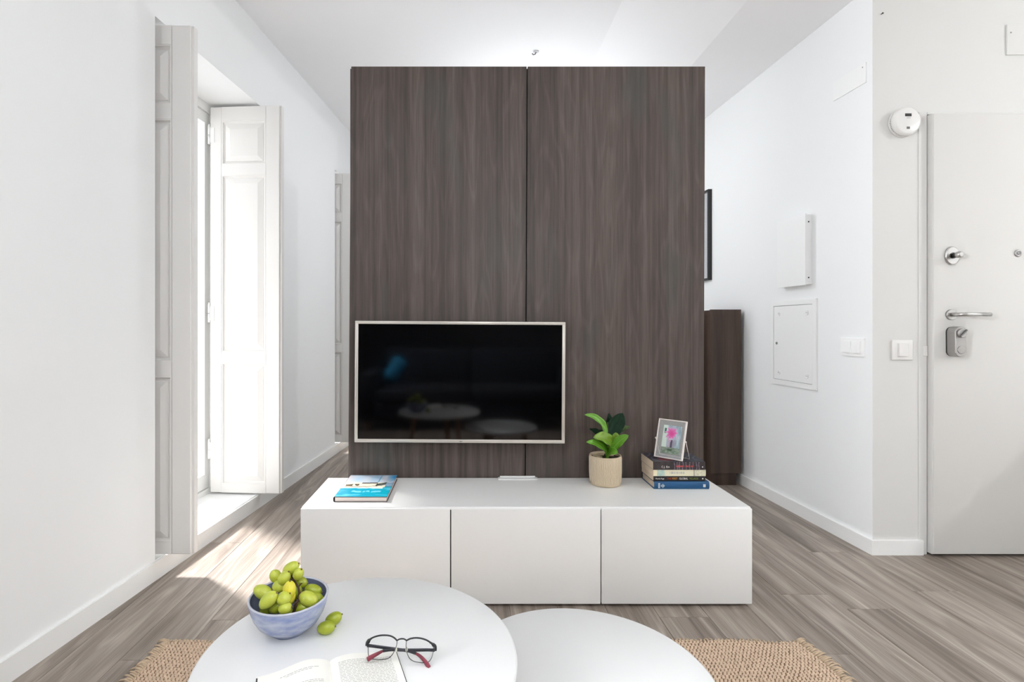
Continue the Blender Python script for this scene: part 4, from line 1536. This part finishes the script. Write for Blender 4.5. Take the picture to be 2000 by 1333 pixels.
def S(cx_, cy_, w_=0.0):
    return SO + SU * ((cx_ - 990) * SKS) + SV * ((480 - cy_) * SKS * 1.05) + SN * w_


def smooth(pts, n=5):
    out = []
    P_ = [pts[0]] + list(pts) + [pts[-1]]
    for i in range(1, len(P_) - 2):
        for k in range(n):
            t = k / n
            a, b, c, d = P_[i - 1], P_[i], P_[i + 1], P_[i + 2]
            out.append(tuple(0.5 * ((2 * b[j]) + (-a[j] + c[j]) * t + (2 * a[j] - 5 * b[j] + 4 * c[j] - d[j]) * t * t + (-a[j] + 3 * b[j] - 3 * c[j] + d[j]) * t ** 3) for j in range(len(b))))
    out.append(tuple(pts[-1]))
    return out


FRB = mat('spectacle_black', (28, 28, 30), 0.35)
WIRE = mat('spectacle_wire', (60, 62, 62), 0.3, 0.6)
REDT = mat('spectacle_red', (122, 42, 58), 0.3)
TEMP = mat('spectacle_temple', (58, 58, 64), 0.35, 0.3)
LB = [(235, 330), (270, 262), (330, 225), (450, 195), (570, 187), (700, 197), (800, 232), (880, 292)]
RB_ = [(1098, 296), (1180, 262), (1300, 247), (1430, 257), (1560, 292), (1670, 352), (1722, 415)]
LWi = [(880, 292), (878, 365), (848, 455), (785, 560), (690, 630), (540, 648), (400, 642), (300, 622), (245, 560), (228, 430), (235, 330)]
RWi = [(1722, 415), (1726, 500), (1700, 605), (1645, 690), (1560, 724), (1430, 716), (1280, 690), (1180, 630), (1122, 530), (1094, 420), (1098, 296)]
fb_ = MB()
fb_.tube([S(*p_) for p_ in smooth(LB)], 0.0015, 8)
fb_.tube([S(*p_) for p_ in smooth(RB_)], 0.0015, 8)
fb_.tube([S(*p_) for p_ in smooth([(880, 292), (930, 268), (990, 260), (1050, 268), (1098, 296)])], 0.0013, 8)
fb_.tube([S(*p_) for p_ in smooth([(300, 240), (235, 275), (195, 330), (195, 385)])], [0.0018] * 5 + [0.0027] * 11, 8)
fb_.tube([S(*p_) for p_ in smooth([(1640, 335), (1720, 375), (1770, 420), (1772, 500)])], [0.0018] * 5 + [0.0027] * 11, 8)
fb_.build('browline_frame', FRB, sp_)
lens_pts = [smooth(LB) + smooth(LWi)[1:-1], smooth(RB_) + smooth(RWi)[1:-1]]
for q, lab in zip((LWi, RWi), ('lens_wire', 'lens_wire')):
    MB().tube([S(*p_) for p_ in smooth(q)], 0.00065, 6).build('lens_wire', WIRE, sp_)
for q in lens_pts:
    c_ = (sum(p_[0] for p_ in q) / len(q), sum(p_[1] for p_ in q) / len(q))
    ll = MB()
    vs = [S(c_[0], c_[1], 0.0012)] + [S(p_[0], p_[1], 0.0) for p_ in q]
    ll.add(vs, [(0, 1 + k, 1 + (k + 1) % len(q)) for k in range(len(q))], True)
    ll.build('lens', LENS, sp_)
for (pts, tip) in ((([(200, 385, -0.003), (300, 400, -0.006), (600, 440, -0.0075), (900, 478, -0.008), (1150, 510, -0.0075), (1330, 560, -0.006)]), [(1330, 560, -0.006), (1430, 610, -0.004), (1540, 700, -0.001), (1640, 815, 0.002)]),
                   (([(1760, 495, -0.003), (1600, 492, -0.0055), (1300, 490, -0.005), (1000, 485, -0.0048), (760, 475, -0.0045), (560, 495, -0.004)]), [(560, 495, -0.004), (450, 540, -0.002), (330, 590, 0.0005), (225, 640, 0.003)])):
    te = MB().tube([S(*p_) for p_ in smooth(pts)], 0.0031, 8, flat=0.45).build('temple', TEMP, sp_)
    MB().tube([S(*p_) for p_ in smooth(tip)], [0.0027 + 0.0021 * min(1, k / 12) for k in range(16)], 8, flat=0.6).build('temple_tip', REDT, te)
for (x_, y_) in ((865, 470), (1108, 470)):
    MB().ellipsoid(S(x_, y_, -0.003), 0.0022, 0.0018, 0.0048).build('nose_pad', mat('nose_pad', (214, 212, 196), 0.2), sp_)

# ================================================================== BEHIND THE CAMERA (seen in the television screen)
so = thing('sofa', 'dark navy sofa facing the television, seen in its screen', 'sofa', (0.05, -1.3, 0))
sx0, sx1 = -1.15, 1.25
MB().box(sx0 + 0.16, sx1 - 0.16, -1.62, -0.72, 0.12, 0.30, 0.02).build('base', NAVY, so)
for k in range(2):
    a = sx0 + 0.165 + k * ((sx1 - sx0 - 0.33) / 2)
    MB().box(a + 0.003, a + (sx1 - sx0 - 0.33) / 2 - 0.003, -1.42, -0.70, 0.302, 0.45, 0.04, 3).build('seat_cushion', NAVY, so)
    MB().box(a + 0.003, a + (sx1 - sx0 - 0.33) / 2 - 0.003, -1.60, -1.425, 0.40, 0.86, 0.05, 3).build('back_cushion', NAVY, so)
MB().box(sx0, sx0 + 0.158, -1.75, -0.72, 0.12, 0.62, 0.03, 3).build('arm', NAVY, so)
MB().box(sx1 - 0.158, sx1, -1.75, -0.72, 0.12, 0.62, 0.03, 3).build('arm', NAVY, so)
MB().box(sx0 + 0.16, sx1 - 0.16, -1.76, -1.625, 0.12, 0.82, 0.03, 3).build('back', NAVY, so)
for x_ in (sx0 + 0.08, sx1 - 0.08):
    for y_ in (-1.66, -0.80):
        MB().lathe([(0.016, 0), (0.024, 0.122)], 14, (x_, y_, 0)).build('leg', BEECH, so)
cu = thing('cushion', 'teal blue scatter cushion leaning on the navy sofa', 'cushion', (-0.80, -1.28, 0.46))
Mq = Matrix.Translation((-0.82, -1.19, 0.62)) @ Matrix.Rotation(math.radians(-12), 4, 'X') @ Matrix.Rotation(math.radians(28), 4, 'Y')
qs = MB()
nn_ = 14
for sg in (-1, 1):
    vs = []
    for j in range(nn_ + 1):
        for i in range(nn_ + 1):
            u, v = -1 + 2 * i / nn_, -1 + 2 * j / nn_
            t_ = (max(0, 1 - u ** 4) * max(0, 1 - v ** 4)) ** 0.6 * 0.065
            vs.append((0.085 * u * (1 - 0.06 * v * v), sg * t_, 0.15 * v * (1 - 0.06 * u * u)))
    qs.add(vs, [(j * (nn_ + 1) + i, j * (nn_ + 1) + i + 1, (j + 1) * (nn_ + 1) + i + 1, (j + 1) * (nn_ + 1) + i) for j in range(nn_) for i in range(nn_)], True)
qs.xform(Mq).build('cushion_cover', mat('teal_fabric', (20, 120, 160), 0.9, var=0.1, scale=100), cu)

# kitchen counter beyond the right edge of the picture; its corner shades the foot of the door
kc = thing('kitchen_counter', 'white kitchen counter right of the entrance door', 'kitchen counter', (4.3, 1.9, 0))
MB().box(3.18, 5.2, 1.35, 2.50, 0.0, 0.89).build('body', LAM, kc)
MB().box(3.13, 5.25, 1.30, 2.53, 0.89, 0.92, 0.003, 1).build('counter_top', LAM, kc)


def downlight(label, x_, y_, zc_, watts, size, spot=None, lens_w=6.0):
    d = thing('downlight', label, 'ceiling light', (x_, y_, zc_))
    MB().lathe([(0.055, 0), (0.055, 0.004), (0.042, 0.006), (0.040, 0.001)], 32, (x_, y_, zc_), (0, 0, -1), cap=False).build('trim_ring', PLASTIC, d)
    em = MATS.get('lamp_glow')
    if em is None:
        em = bpy.data.materials.new('lamp_glow'); em.use_nodes = True
        pbs = em.node_tree.nodes['Principled BSDF']
        pbs.inputs['Emission Color'].default_value = (1, 0.95, 0.88, 1)
        pbs.inputs['Emission Strength'].default_value = lens_w
        MATS['lamp_glow'] = em
    MB().lathe([(0.0, 0.0015), (0.041, 0.0015)], 32, (x_, y_, zc_), (0, 0, -1), cap=False).build('diffuser', em, d)
    L_ = light('lamp', 'SPOT' if spot else 'POINT', (0, 0, -0.03), watts, (0.97, 0.985, 1.0), shadow_soft_size=size)
    if spot:
        L_.data.spot_size = math.radians(spot)
        L_.data.spot_blend = 0.4
    L_.parent = d
    return d


downlight('recessed ceiling light above the kitchen counter', 5.09, 0.5, SOFFIT, 70, 0.03)


def fill_globe(label, x_, y_, z_, zc_, strength, r_=0.20):  # added out-of-view glowing globe, fill light for ceiling and walls
    d = thing('added_fill_globe', label, 'pendant lamp', (x_, y_, z_))
    em = bpy.data.materials.new('fill_globe_glow')
    em.use_nodes = True
    pbs = em.node_tree.nodes['Principled BSDF']
    pbs.inputs['Emission Color'].default_value = (0.93, 0.965, 1.0, 1)
    pbs.inputs['Emission Strength'].default_value = strength
    MB().ellipsoid((x_, y_, z_), r_, r_, r_, None, 16, 10).build('globe', em, d)
    MB().lathe([(0.05, r_ - 0.01), (0.05, r_ + 0.03), (0.01, r_ + 0.05)], 20, (x_, y_, z_)).build('lamp_cap', STEEL, d)
    MB().tube([(x_, y_, z_ + r_ + 0.04), (x_, y_, zc_ - 0.02)], 0.004, 8).build('cord', BLACK, d)
    MB().lathe([(0.05, 0), (0.045, 0.02), (0.01, 0.025)], 20, (x_, y_, zc_), (0, 0, -1)).build('ceiling_rose', STEEL, d)
    return d


fill_globe('added unseen fill globe hanging over the sofa', 0.35, -0.70, 1.75, CEIL, 15.5)
fill_globe('added unseen fill globe hanging behind the wood partition', 0.50, 3.95, 2.10, CEIL, 8.7)
print('done')
